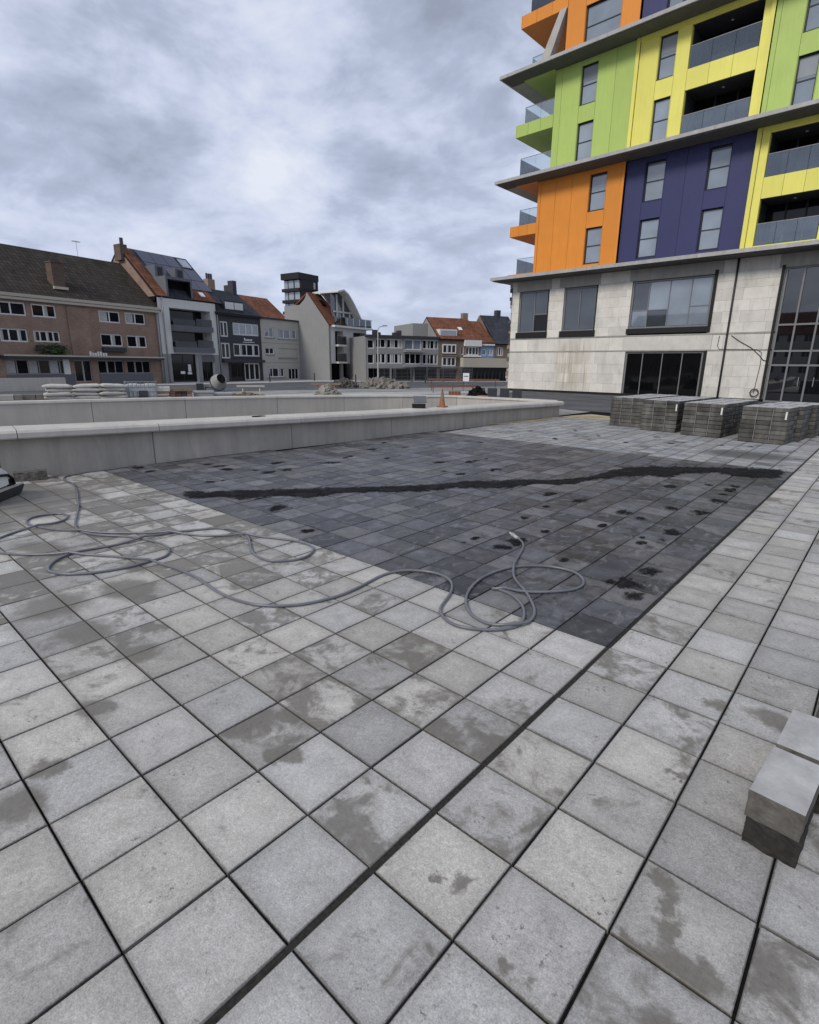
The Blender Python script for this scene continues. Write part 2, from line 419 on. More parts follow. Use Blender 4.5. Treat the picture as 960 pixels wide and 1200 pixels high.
# ------------------------------------------------------------------ geometry helpers
def link(o, parent=None):
    COL.objects.link(o)
    if parent is not None: o.parent = parent
    return o
def tag(o, label, cat, group=None, kind=None):
    if label: o['label'] = label
    if cat: o['category'] = cat
    if group: o['group'] = group
    if kind: o['kind'] = kind
    return o
def thing(name, label, cat, loc=(0, 0, 0), rz=0, group=None):
    o = bpy.data.objects.new(name, None); o.empty_display_size = .2
    link(o); o.location = loc; o.rotation_euler = (0, 0, R(rz))
    return tag(o, label, cat, group)
def mesh(name, verts, faces, m, parent=None, smooth=False, uvs=None):
    me = bpy.data.meshes.new(name)
    me.from_pydata([tuple(v) for v in verts], [], faces)
    if uvs:
        ul = me.uv_layers.new(name='UVMap')
        for poly in me.polygons:
            for li in poly.loop_indices:
                ul.data[li].uv = uvs[me.loops[li].vertex_index]
    if m: me.materials.append(mat(m) if isinstance(m, str) else m)
    if smooth:
        for p_ in me.polygons: p_.use_smooth = True
    me.update()
    return link(bpy.data.objects.new(name, me), parent)
CUBE_F = [(0, 3, 2, 1), (4, 5, 6, 7), (0, 1, 5, 4), (1, 2, 6, 5), (2, 3, 7, 6), (3, 0, 4, 7)]
def bv(x0, x1, y0, y1, z0, z1):
    return [(x0, y0, z0), (x1, y0, z0), (x1, y1, z0), (x0, y1, z0), (x0, y0, z1), (x1, y0, z1), (x1, y1, z1), (x0, y1, z1)]
def box(name, x0, x1, y0, y1, z0, z1, m, parent=None):
    return mesh(name, bv(x0, x1, y0, y1, z0, z1), CUBE_F, m, parent)
class MB:
    def __init__(s): s.v = []; s.f = []
    def add(s, v, f):
        o = len(s.v); s.v += [tuple(q) for q in v]; s.f += [tuple(i + o for i in q) for q in f]; return s
    def box(s, *a): return s.add(bv(*a), CUBE_F)
    def cyl(s, p0, p1, r0, r1=None, n=10, caps=True):
        r1 = r0 if r1 is None else r1
        p0, p1 = Vector(p0), Vector(p1); d = (p1 - p0).normalized()
        a = d.orthogonal().normalized(); b = d.cross(a)
        v = []; 
        for p_, r_ in ((p0, r0), (p1, r1)):
            for i in range(n):
                t = 2 * math.pi * i / n; v.append(p_ + a * math.cos(t) * r_ + b * math.sin(t) * r_)
        f = [(i, (i + 1) % n, n + (i + 1) % n, n + i) for i in range(n)]
        if caps: f += [tuple(range(n - 1, -1, -1)), tuple(range(n, 2 * n))]
        return s.add(v, f)
    def build(s, name, m, parent=None, smooth=False): return mesh(name, s.v, s.f, m, parent, smooth)
def tube(name, pts, r, m, parent=None, n=8):
    v = []; f = []
    pts = [Vector(p_) for p_ in pts]
    for i, p_ in enumerate(pts):
        t = (pts[min(i + 1, len(pts) - 1)] - pts[max(i - 1, 0)]).normalized()
        up = Vector((0, 0, 1)) if abs(t.z) < .95 else Vector((1, 0, 0))
        a = t.cross(up).normalized(); b = a.cross(t)
        for j in range(n):
            q = 2 * math.pi * j / n; v.append(p_ + a * math.cos(q) * r + b * math.sin(q) * r)
    for i in range(len(pts) - 1):
        for j in range(n):
            f.append((i * n + j, i * n + (j + 1) % n, (i + 1) * n + (j + 1) % n, (i + 1) * n + j))
    f += [tuple(range(n - 1, -1, -1)), tuple(range((len(pts) - 1) * n, len(pts) * n))]
    return mesh(name, v, f, m, parent, True)
def bevel_box_mesh(name, sx_, sy_, sz_, bev, m, seg=1):
    bm = bmesh.new(); bmesh.ops.create_cube(bm, size=1)
    for v_ in bm.verts: v_.co = Vector((v_.co.x * sx_, v_.co.y * sy_, v_.co.z * sz_))
    bmesh.ops.bevel(bm, geom=list(bm.edges), offset=bev, segments=seg, affect='EDGES', profile=.6)
    me = bpy.data.meshes.new(name); bm.to_mesh(me); bm.free(); me.materials.append(mat(m)); return me

# ================================================================== THE SETTING
def sheet(name, pts, z, m):
    return tag(mesh(name, [(x, y, z) for x, y in pts], [tuple(range(len(pts)))], m), None, None, kind='structure')
sheet('ground', [(-900, -900), (900, -900), (900, 900), (-900, 900)], -.05, 'site_ground')
WALL = [(-12.1, -4.0), (-11.7, -.9), (-11.25, 2.2), (-10.93, 4.63), (-10.72, 7.7), (-10.50, 11.0), (-10.27, 14.1), (-10.13, 17.2), (-10.0, 20.3)]
WZ = [.74, .70, .66, .625, .575, .52, .50, .47, .43]
REAR = [(-19.0, -4.0), (-18.5, -.2), (-17.95, 3.7), (-17.4, 8.0), (-16.9, 11.9), (-15.7, 16.0), (-14.2, 18.6), (-11.9, 19.75), (-10.15, 20.25)]
RZ = [.93, .91, .885, .85, .80, .74, .70, .64, .62]
sheet('joint_sand', [(-11.2, -3.0), (3.5, -3.0), (3.5, 24), (-10.2, 24)], -.026, 'joint_sand')
sheet('joint_fill', [(OX - .004, -3.0), (OX + GAP + .006, -3.0), (OX + GAP + .006, 22), (OX - .004, 22)], -.008, 'joint_fill')
sheet('street', [(-66, -40), (-44, -40), (-35, 25), (-22, 70), (-32, 78), (-50, 40), (-56, 10)], -.040, 'asphalt')
sheet('pavement', [(-54, -30), (-52.5, 29), (-56, 45), (-40, 66), (-30, 76), (-28, 74), (-44, 45), (-49, 38), (-48, 28), (-50, -30)], -.030, 'pale_concrete')
sheet('path', [(-34, -8), (-30, -8), (-26, 22), (-23, 34), (-25, 36), (-30, 24)], -.036, 'pale_concrete')
sheet('apron', [(-10, 24), (4, 24), (8, 38.9), (-23, 38.9), (-18, 26)], -.034, 'asphalt')
sheet('sand_strip', [(-10.0, 20.5), (-7.0, 20.2), (-6.9, 21.4), (-9.6, 22.4)], -.008, 'sand')

# --- paving slabs -----------------------------------------------------------
def tile_mesh(name, m, sx_, sy_, th=.05, bev=.004):
    a, b = sx_ / 2, sy_ / 2
    v = [(-a, -b, -th), (a, -b, -th), (a, b, -th), (-a, b, -th), (-a, -b, -bev), (a, -b, -bev), (a, b, -bev), (-a, b, -bev),
         (-a + bev, -b + bev, 0), (a - bev, -b + bev, 0), (a - bev, b - bev, 0), (-a + bev, b - bev, 0)]
    f = [(0, 1, 5, 4), (1, 2, 6, 5), (2, 3, 7, 6), (3, 0, 4, 7), (4, 5, 9, 8), (5, 6, 10, 9), (6, 7, 11, 10), (7, 4, 8, 11), (8, 9, 10, 11)]
    me = bpy.data.meshes.new(name); me.from_pydata(v, [], f); me.materials.append(mat(m)); return me, v, f
def wall_x(y):
    for (a, b) in zip(WALL, WALL[1:]):
        if a[1] <= y <= b[1]: return a[0] + (b[0] - a[0]) * (y - a[1]) / (b[1] - a[1])
    return WALL[-1][0]
def in_view(x, y):
    d = Vector((x, y, -CAM_H))
    z = d.dot(fwd)
    if z < .3: return False, 0
    px = d.dot(right) / z; py = d.dot(down) / z
    return (abs(px) < .90 and py < 1.10), 1 / (d.length ** 2)
def lay(struct_name, tile_name, m, cells):
    root = box(struct_name + '_bed', 0, .01, 0, .01, -.3, -.29, 'joint_sand') if False else None
    st = bpy.data.objects.new(struct_name, None); link(st); st['kind'] = 'structure'
    me, v, f = tile_mesh(tile_name, m, .3902, .3902)
    cells = [c_ for c_ in cells]
    def rank(c_):
        ok, a = in_view(*c_)
        return -(a + (10 if ok else 0))
    cells.sort(key=rank)
    rng = random.Random(3)
    mb = MB()
    for i, (x, y) in enumerate(cells):
        jz = rng.uniform(-.0025, .001); rx = rng.gauss(0, .0035); ry = rng.gauss(0, .0035); rz = rng.gauss(0, .0035)
        jx, jy = rng.gauss(0, .0012), rng.gauss(0, .0012)
        if i < 300:
            o = bpy.data.objects.new(tile_name, me); link(o, st)
            o.location = (x + jx, y + jy, jz); o.rotation_euler = (rx, ry, rz)
        else:
            mm = Matrix.Translation((x + jx, y + jy, jz)) @ Matrix.Rotation(rx, 4, 'X') @ Matrix.Rotation(ry, 4, 'Y')
            mb.add([mm @ Vector(q) for q in v], f)
    if mb.v:
        tag(mb.build(tile_name + '_field', m, st), None, None, kind='stuff')
    return st
light = []; dark = []; pale = []
for i in range(-17, 54):
    yc = OY + (i + .5) * TP
    for j in range(-9, 30):
        if j >= 0: xc = OX - (j + .5) * TP
        else: xc = OX + GAP - (j + .5) * TP
        if j >= 0 and xc - .12 < wall_x(yc): continue
        if j < 0 or i < 0:
            if yc < 21.5 or j < 0: light.append((xc, yc))
        elif i < 23: dark.append((xc, yc))
        elif i < 42: pale.append((xc, yc))
light = [c_ for c_ in light if in_view(*c_)[0] or math.hypot(c_[0], c_[1]) < 5]
lay('light_paving', 'light_slab', 'light_paver', light)
lay('dark_paving', 'dark_slab', 'dark_paver', dark)
lay('pale_paving', 'pale_slab', 'pale_paver', pale)

# --- loose black sand left on the slabs -------------------------------------
UP = [(-8.32,3.66),(-8.06,3.85),(-7.85,4.09),(-7.55,4.44),(-7.34,4.73),(-7.12,4.98),(-6.87,5.26),(-6.70,5.52),(-6.46,5.82),(-6.17,6.17),(-5.93,6.49),(-5.69,6.86),(-5.45,7.26),(-5.34,7.61),(-5.03,7.96),(-4.61,8.49),(-4.32,8.73),(-4.14,9.06),(-3.98,9.44),(-3.92,9.96),(-3.92,10.46),(-3.80,10.98),(-3.54,11.37),(-3.02,11.81),(-2.58,12.09),(-2.11,12.55),(-1.68,12.83),(-1.30,13.00)]
LO = [(-7.95,3.62),(-7.60,3.66),(-7.48,3.82),(-7.36,4.03),(-7.00,4.10),(-6.84,4.44),(-6.72,4.74),(-6.38,4.88),(-6.31,5.24),(-6.15,5.63),(-5.84,5.89),(-5.65,6.13),(-5.40,6.41),(-5.25,6.66),(-5.17,7.01),(-4.99,7.13),(-4.76,7.40),(-4.51,7.60),(-4.38,8.20),(-4.08,8.39),(-3.89,8.68),(-3.85,9.02),(-3.69,9.39),(-3.55,9.86),(-3.19,10.32),(-2.92,10.47),(-2.75,11.08),(-2.36,11.60),(-1.96,11.46),(-1.66,11.51),(-1.28,11.94)]
def resample(pl, n):
    ds = [0]
    for a, b in zip(pl, pl[1:]): ds.append(ds[-1] + math.dist(a, b))
    o = []; k_ = 0
    for i in range(n):
        t = ds[-1] * i / (n - 1)
        while k_ < len(pl) - 2 and ds[k_ + 1] < t: k_ += 1
        u = (t - ds[k_]) / max(1e-9, ds[k_ + 1] - ds[k_])
        o.append(tuple(pl[k_][q] + (pl[k_ + 1][q] - pl[k_][q]) * u for q in range(len(pl[0]))))
    return o
nn = 300
rngs = random.Random(31)
def cover_mesh(name, v_, f_, cov):
    o_ = mesh(name, v_, f_, 'sand_film', None, True)
    at_ = o_.data.attributes.new('cover', 'FLOAT', 'POINT')
    at_.data.foreach_set('value', cov)
    return o_
up, lo = resample(UP, nn), resample(LO, nn)
v = []; f = []; cov = []; nc = 11
for i in range(nn):
    a, b = Vector((*up[i], 0)), Vector((*lo[i], 0))
    for c_ in range(nc):
        t = -.45 + 1.9 * c_ / (nc - 1)
        q = a.lerp(b, t)
        e_ = math.sin(math.pi * c_ / (nc - 1))
        endf = min(1, i / 10, (nn - 1 - i) / 5)
        q.z = .0035 + e_ * e_ * .010 * (1 + .8 * noise.noise(q * 6))
        v.append(q); cov.append((e_ * 1.9 - .86) * endf)
for i in range(nn - 1):
    for c_ in range(nc - 1):
        f.append((i * nc + c_, (i + 1) * nc + c_, (i + 1) * nc + c_ + 1, i * nc + c_ + 1))
tag(cover_mesh('black_sand_trail', v, f, cov), 'long uneven trail of black sand across the dark slabs', 'sand', kind='stuff')
SPOTS = [(-6.19,4.21),(-5.05,3.84),(-8.82,5.55),(-8.48,5.60),(-8.46,6.00),(-8.45,4.46),(-9.19,6.31),(-9.63,5.28),(-9.29,5.24),(-8.39,7.10),(-6.20,7.99),(-5.81,8.03),(-6.45,9.21),(-5.56,8.92),(-3.83,7.73),(-3.29,7.62),(-3.50,6.94),(-3.41,6.18),(-2.91,5.82),(-3.40,5.01),(-2.99,5.24),(-2.30,5.06),(-3.03,4.97),(-2.52,6.56),(-2.62,9.66),(-2.16,10.23),(-1.80,10.46),(-1.77,10.10),(-1.80,9.63),(-2.15,8.13),(-2.55,7.37),(-2.26,7.26),(-1.76,8.17),(-1.77,6.90),(-1.90,6.21),(-1.74,6.47),(-1.54,5.36),(-1.58,4.88),(-1.43,4.63),(-1.76,9.05),(-9.10,8.93),(-8.73,7.88),(-9.71,9.95),(-8.75,9.72),(-8.00,8.30),(-6.87,8.72),(-6.45,9.39),(-5.62,8.86),(-7.93,11.77),(-10.02,5.25),(-9.68,5.26),(-8.49,4.42),(-9.17,6.32),(-10.08,4.16),(-10.6,4.15),
         (-5.2,14.6),(-6.3,15.4),(-4.3,15.3),(-7.4,16.2),(-8.3,15.0),(-6.9,13.9),(-3.2,15.9),(-8.9,17.3),(-5.0,16.4),(-2.6,16.2)]
v = []; f = []; cov = []; rng = random.Random(11)
for (x, y) in SPOTS:
    big = rng.choice((.6, .8, 1.0, 1.2)); ro = rng.uniform(-.5, .5)
    for piece in range(rng.choice((1, 1, 2, 2))):
        cx, cy = x + rng.gauss(0, .06) * (piece > 0), y + rng.gauss(0, .10) * (piece > 0)
        rx, ry = .15 * big * rng.uniform(.7, 1.2), .21 * big * rng.uniform(.7, 1.2)
        if piece: rx *= .6; ry *= .6
        n_ = 16; o0 = len(v); zb = .0036 + .0008 * piece
        for (rr, cc, z_) in ((1, -.1, 0), (.66, .34, .002), (.33, .68, .005)):
            for j in range(n_):
                t = 2 * math.pi * j / n_; dx_, dy_ = math.cos(t) * rx * rr, math.sin(t) * ry * rr
                v.append((cx + dx_ * math.cos(ro) - dy_ * math.sin(ro), cy + dx_ * math.sin(ro) + dy_ * math.cos(ro), zb + z_)); cov.append(cc)
        v.append((cx, cy, zb + .006)); cov.append(.85)
        for r_ in range(2): f += [(o0 + r_ * n_ + j, o0 + r_ * n_ + (j + 1) % n_, o0 + (r_ + 1) * n_ + (j + 1) % n_, o0 + (r_ + 1) * n_ + j) for j in range(n_)]
        f += [(o0 + 2 * n_ + j, o0 + 2 * n_ + (j + 1) % n_, o0 + 3 * n_) for j in range(n_)]
tag(cover_mesh('black_sand_patches', v, f, cov), 'scattered small patches of black sand on the dark slabs', 'sand', kind='stuff')

# ================================================================== LOW WALLS
def walk(pl, zs, step):
    pts = [(*p_, z_) for p_, z_ in zip(pl, zs)]
    ds = [0]
    for a, b in zip(pl, pl[1:]): ds.append(ds[-1] + math.dist(a, b))
    def at(t):
        t = max(0, min(ds[-1], t))
        for i in range(len(pts) - 1):
            if t <= ds[i + 1] + 1e-9:
                u = (t - ds[i]) / (ds[i + 1] - ds[i]); return Vector([pts[i][q] + (pts[i + 1][q] - pts[i][q]) * u for q in range(3)])
    return at, ds
def prism_run(name, at, t0, t1, profile, m, parent, gap=.012):
    """sweep a profile [(offset to the right, z above given height, absolute?)] between two stations"""
    a, b = at(t0), at(t1)
    n_ = 5; v = []; f = []
    for i in range(n_):
        t = t0 + gap / 2 + (t1 - t0 - gap) * i / (n_ - 1)
        p_ = at(t); d = (at(t + .2) - at(t - .2)); d.z = 0; d.normalize()
        r_ = Vector((d.y, -d.x, 0))
        for (o_, z_, ab) in profile:
            q = p_ + r_ * o_; q.z = z_ if ab else p_.z + z_; v.append(q)
    k_ = len(profile)
    for i in range(n_ - 1):
        for j in range(k_):
            f.append((i * k_ + j, (i + 1) * k_ + j, (i + 1) * k_ + (j + 1) % k_, i * k_ + (j + 1) % k_))
    f += [tuple(range(k_)), tuple(range((n_ - 1) * k_ + k_ - 1, (n_ - 1) * k_ - 1, -1))]
    return mesh(name, v, f, m, parent)
fw = thing('low_concrete_wall', 'long low grey concrete wall with overhanging pale cap stones beside the paving', 'wall')
at, ds = walk(WALL, WZ, 3)
st_w = [0, 3.1, 6.2, 8.70, 11.9, 15.15, 18.3, 21.4, ds[-1]]
for a, b in zip(st_w, st_w[1:]):
    prism_run('wall_block', at, a, b, [(0, -.05, True), (0, .0, False), (-.34, .0, False), (-.34, -.05, True)], 'wall_concrete', fw, .014)
st_c = [0, 3.3, 6.5, 8.78, 12.05, 15.4, 18.7, 21.7, ds[-1] + .0]
CAPP = [(.17, .012, False), (.19, .035, False), (.19, .115, False), (.165, .155, False), (.11, .177, False), (-.40, .187, False), (-.40, .004, False), (.12, .003, False)]
for a, b in zip(st_c, st_c[1:]):
    prism_run('cap_stone', at, a, b, CAPP, 'cap_concrete', fw, .012)
rw = thing('rear_concrete_wall', 'pale low concrete wall behind the capped wall, curving round to meet it', 'wall')
at2, ds2 = walk(REAR, RZ, 3)
st_r = [0, 4.2, 7.4, 9.9, 12.6, 15.9, 18.6, 21.2, 23.6, 26.2, ds2[-1]]
for a, b in zip(st_r, st_r[1:]):
    prism_run('wall_block', at2, a, b, [(0, -.05, True), (0, -.09, False), (-.34, -.09, False), (-.34, -.05, True)], 'rear_concrete', rw, .014)
    prism_run('cap_stone', at2, a, b, [(.02, -.088, False), (.035, -.06, False), (.02, -.005, False), (-.02, 0, False), (-.36, 0, False), (-.36, -.088, False)], 'cap_concrete', rw, .01)

# ================================================================== COLOURFUL TOWER
TA = 1.5
tw = thing('apartment_tower', 'tall block with orange, navy, green and yellow facade panels above a concrete podium', 'building', (-22.667, 39.333, -.05), -TA)
DZ = .05          # the tower's base sits at the ground sheet
def tb(name, x0, x1, y0, y1, z0, z1, m, parent=tw): return box(name, x0, x1, y0, y1, z0 + DZ, z1 + DZ, m, parent)
SR = 26.0
# cores (dark, set back behind the panels)
tb('podium_core', -1.2, SR, .55, 14, -.05, 8.2, 'dark_interior')
for i, (s0, zb) in enumerate(((.3, 8.5), (1.15, 15.16), (1.7, 21.82))):
    tb('storey_core', s0, SR, 2.3, 14, zb, zb + 6.4, 'dark_interior')
    tb('side_wall', s0 + .01, s0 + .25, .02, 14, zb, zb + 6.4, ('panel_orange', 'panel_green', 'panel_orange')[i])
# ledges
for z0, z1 in ((8.22, 8.5), (14.90, 15.16), (21.56, 21.82), (28.22, 28.48)):
    n_ = 5; xs = [-2.75, 5.2, 12.2, 19.2, SR]
    for a, b in zip(xs, xs[1:]):
        o = mesh('ledge', [(a + .006, -1.4, z0 + .06 + DZ), (b - .006, -1.4, z0 + .06 + DZ), (b - .006, 13, z0 + DZ), (a + .006, 13, z0 + DZ), (a + .006, -1.4, z1 + DZ), (b - .006, -1.4, z1 + DZ), (b - .006, 13, z1 + DZ), (a + .006, 13, z1 + DZ)], CUBE_F, 'ledge_concrete', tw)
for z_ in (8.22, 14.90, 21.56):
    tb('soffit_shade_board', -2.55, SR, -1.28, -.02, z_ - .03 + .03, z_ + .055, 'soffit_shade').location.z = -.012  # board added under each ledge to carry painted soffit shade
for (s0, s1, z, m) in ((-1.6, .18, 14.90, 'panel_orange'), (-1.4, 1.0, 21.56, 'panel_green')):
    tb('soffit_panel', s0, s1, -.25, 9, z - .03, z - .004, m)
def window(s0, s1, z0, z1, y=.16, fr_='frame_dark', pane='pane_sky', split=None, mull=(), parent=tw, fw_=.06):
    wn = MB()
    wn.box(s0, s0 + fw_, y - .05, y + .06, z0 + DZ, z1 + DZ).box(s1 - fw_, s1, y - .05, y + .06, z0 + DZ, z1 + DZ)
    wn.box(s0 + fw_, s1 - fw_, y - .05, y + .06, z0 + DZ, z0 + fw_ + DZ).box(s0 + fw_, s1 - fw_, y - .05, y + .06, z1 - fw_ + DZ, z1 + DZ)
    w_ = wn.build('window', fr_, parent)
    xs = [s0 + fw_] + list(mull) + [s1 - fw_]
    for i, (a, b) in enumerate(zip(xs, xs[1:])):
        zz = [z0 + fw_, z1 - fw_]
        if split:
            sp = split[i] if isinstance(split, (list, tuple)) else split
            if sp: zz = [z0 + fw_, sp, z1 - fw_]
        for q, (c_, d_) in enumerate(zip(zz, zz[1:])):
            o = box('pane', a + .02, b - .02, y, y + .025, c_ + .02 + DZ, d_ - .02 + DZ, pane if isinstance(pane, str) else pane[(i + q) % len(pane)], w_)
            o.rotation_euler = (random.gauss(0, .0), 0, 0)
            if q: box('transom', a + .004, b - .004, y - .035, y + .05, c_ - .028 + DZ, c_ + .028 + DZ, fr_, w_)
        if i: box('mullion', a - .028, a + .028, y - .045, y + .055, z0 + fw_ + DZ, z1 - fw_ + DZ, fr_, w_)
    box('reveal', s0 + .02, s1 - .02, y + .07, y + .1, z0 + .02 + DZ, z1 - .02 + DZ, 'dark_interior', w_)
    return w_
def panel(s0, s1, z0, z1, m, y=0.0, th=.07): return tb('panel', s0 + .008, s1 - .008, y, y + th, z0 + .006, z1 - .006, m)
def rail(s0, s1, z0, z1, y, n_, parent=tw):
    for i in range(n_):
        a, b = s0 + (s1 - s0) * i / n_, s0 + (s1 - s0) * (i + 1) / n_
        g = tb('glass_railing', a + .012, b - .012, y, y + .018, z0, z1, 'rail_glass', parent)
    tb('handrail', s0, s1, y - .01, y + .028, z1, z1 + .03, 'grey_metal', parent)
def storey_pair(zb, cols, top):
    """cols: (kind, s0, s1, colour, plane)"""
    for (kd, s0, s1, m, y) in cols:
        a0, a1, b0, b1 = zb + .44, zb + 2.74, zb + 3.80, zb + 6.06
        if kd == 'p': panel(s0, s1, zb + .005, top, m, y)
        elif kd == 'w':
            e_ = .05
            panel(s0, s1, zb + .005, a0, m, y); panel(s0, s1, a1, b0, m, y); panel(s0, s1, b1, top, m, y)
            for q, (c_, d_) in enumerate(((a0, a1), (b0, b1))):
                r_ = random.random()
                wd = window(s0 + .03, s1 - .03, c_, d_, y + .2, 'frame_dark', 'pane_sky', (c_ + 1.15) if r_ < .7 else None)
                if r_ > .45: box('blind', s0 + .1, s1 - .1, y + .185, y + .195, d_ - .1 - random.uniform(.4, 1.1) + DZ, d_ - .08 + DZ, 'blind', wd)
                for (xa, xb) in ((s0 + .006, s0 + .03), (s1 - .03, s1 - .006)):
                    tb('jamb', xa, xb, y + .005, y + .28, c_, d_, m)
                tb('sill', s0 + .03, s1 - .03, y - .02, y + .2, c_ - .03, c_ - .002, 'frame_dark')
        elif kd == 'l':
            ll = ((zb + .3, zb + 2.76), (zb + 3.85, zb + 6.05))
            panel(s0, s1, zb + .005, ll[0][0], m, y)
            n_ = 3
            for i in range(n_):
                u, v_ = s0 + (s1 - s0) * i / n_, s0 + (s1 - s0) * (i + 1) / n_
                panel(u, v_, ll[0][1], ll[1][0], m, y); panel(u, v_, ll[1][1], top, m, y)
            for (c_, d_) in ll:
                lg = box('loggia', s0 + .02, s1 - .02, y + .08, 2.2, c_ - .12 + DZ, c_ - .006 + DZ, 'ledge_concrete', tw)
                box('ceiling', s0 + .02, s1 - .02, y + .08, 2.2, d_ + .004 + DZ, d_ + .08 + DZ, 'cladding_dark_and_shade', lg)  # ceiling coloured dark: recess shade put into the colour
                for (xa, xb) in ((s0 - .04, s0 + .0), (s1, s1 + .04)):
                    box('side_reveal', xa, xb, y + .075, y + .32, c_ + DZ, d_ + DZ, m, lg); box('side_wall', xa, xb, y + .322, 2.2, c_ + DZ, d_ + DZ, 'cladding_dark_and_shade', lg)  # panel colour at the front, painted shade on the wall further in
                for i in range(3):
                    u, v_ = s0 + (s1 - s0) * i / 3, s0 + (s1 - s0) * (i + 1) / 3
                    box('glass_door', u + .05, v_ - .05, 1.9, 1.95, c_ + .03 + DZ, d_ - .08 + DZ, 'pane_dark', lg)
                    box('door_frame', v_ - .05, v_ + .03, 1.88, 1.99, c_ + DZ, d_ + DZ, 'frame_dark', lg)
                lm = MB().cyl(((s0 + s1) / 2, 1.0, d_ - .03 + DZ), ((s0 + s1) / 2, 1.0, d_ + DZ), .07, n=10).build('ceiling_lamp', 'paint_white', lg)
                rail(s0 + .03, s1 - .03, c_ + .02, c_ + 1.15, y + .06, 3)
OR, BLU, YE, GR = 'panel_orange', 'panel_navy', 'panel_yellow', 'panel_green'
storey_pair(8.5, [('p', .2, .43, OR, -.03), ('p', .43, 1.63, OR, 0), ('p', 1.63, 2.9, OR, 0), ('p', 2.9, 4.18, OR, 0), ('w', 4.18, 5.42, OR, 0), ('p', 5.42, 6.45, OR, 0), ('p', 6.45, 6.62, OR, -.03),
    ('p', 6.66, 7.86, BLU, .18), ('w', 7.86, 9.15, BLU, .18), ('p', 9.15, 10.39, BLU, .18), ('p', 10.39, 11.6, BLU, .18), ('w', 11.6, 12.86, BLU, .18), ('p', 12.86, 14.05, BLU, .18),
    ('p', 14.09, 14.34, YE, -.10), ('p', 14.34, 14.75, YE, 0), ('l', 14.75, 17.78, YE, 0), ('p', 17.78, 18.2, YE, 0), ('w', 18.2, 19.4, YE, 0), ('p', 19.4, 20.6, YE, 0), ('l', 20.6, 24.2, YE, 0), ('p', 24.2, SR, OR, 0)], 14.88)
storey_pair(15.16, [('p', 1.02, 1.53, GR, 0), ('p', 1.53, 2.9, GR, 0), ('w', 2.9, 4.1, GR, 0), ('p', 4.1, 5.32, GR, 0), ('p', 5.32, 6.54, GR, 0),
    ('p', 6.57, 6.80, YE, -.10), ('p', 6.80, 7.96, YE, 0), ('w', 7.96, 9.02, YE, 0), ('p', 9.02, 9.79, YE, 0), ('l', 9.79, 13.46, YE, 0), ('p', 13.46, 13.82, YE, 0), ('p', 13.82, 14.03, YE, -.10),
    ('p', 14.06, 14.32, GR, 0), ('p', 14.32, 15.43, GR, 0), ('w', 15.43, 16.46, GR, 0), ('p', 16.46, 17.7, GR, 0), ('p', 17.7, 18.9, GR, 0), ('w', 18.9, 20.0, GR, 0), ('p', 20.0, 21.2, GR, 0), ('l', 21.2, 25.0, YE, 0), ('p', 25.0, SR, YE, 0)], 21.54)
storey_pair(21.82, [('p', 1.56, 2.86, OR, 0), ('w', 2.86, 5.34, OR, 0), ('p', 5.34, 6.54, OR, 0), ('p', 6.6, 8.05, BLU, .18), ('w', 8.05, 9.0, BLU, .18), ('p', 9.0, 10.4, BLU, .18), ('p', 10.4, 12, BLU, .18), ('w', 12, 13.2, BLU, .18), ('p', 13.2, 14.0, BLU, .18), ('p', 14.05, 15.2, YE, 0), ('l', 15.2, 18.2, YE, 0), ('p', 18.2, SR, YE, 0)], 28.2)
# yellow frame heads
tb('frame_head', 14.36, 24.2, -.10, -.004, 14.64, 14.87, YE); tb('frame_head', 6.82, 13.8, -.10, -.004, 21.28, 21.53, YE)
tb('frame_head', .44, 6.44, -.03, -.003, 14.62, 14.87, OR)
# end balconies on the west side
for (z0, z1, s0, s1, m, rz0) in ((8.5, 8.80, -2.05, .18, OR, 8.8), (11.5, 12.22, -2.05, .18, OR, 12.22), (18.2, 18.98, -2.0, 1.0, GR, 18.98), (24.95, 25.7, -2.03, 1.54, OR, 25.7)):
    n_ = 3
    for i in range(n_):
        a, b = s0 + (s1 - s0) * i / n_, s0 + (s1 - s0) * (i + 1) / n_
        tb('balcony_fascia', a + (.008 if i else 0), b - .008, .02, .12, z0, z1, m)
    bl = tb('balcony', s0 + .02, s1, .125, 5.2, z0 + .004, z1 - .05, m)
    tb('balcony_side', s0 - .04, s0 + .015, .02, 5.2, z0, z1, m)
    rail(-1.58, s1, rz0, rz0 + 1.15, .42, 2)
    tb('glass_railing', -1.58, -1.56, .46, 5.0, rz0, rz0 + 1.15, 'rail_glass')
rail(-1.55, 1.0, 15.16, 16.75, .1, 2); tb('glass_railing', -1.57, -1.55, .14, 5.0, 15.16, 16.75, 'rail_glass')
rail(-1.15, .2, 21.82, 23.05, .3, 1); tb('glass_railing', -1.17, -1.15, .34, 5.0, 21.82, 23.05, 'rail_glass')
for (z0, s1) in ((8.8, .28), (12.22, .28), (15.16, 1.13), (18.98, 1.13)):
    tb('privacy_screen', s1 - 1.25, s1, 3.2, 3.26, z0, z0 + 2.55, 'render_grey')
mesh('diagonal_strut', [(-.62, -.06, 21.82 + DZ), (.16, -.06, 21.82 + DZ), (.16, .5, 21.82 + DZ), (-.62, .5, 21.82 + DZ), (1.02, -.06, 24.98 + DZ), (1.50, -.06, 24.98 + DZ), (1.50, .5, 24.98 + DZ), (1.02, .5, 24.98 + DZ)], CUBE_F, 'strut_concrete', tw)

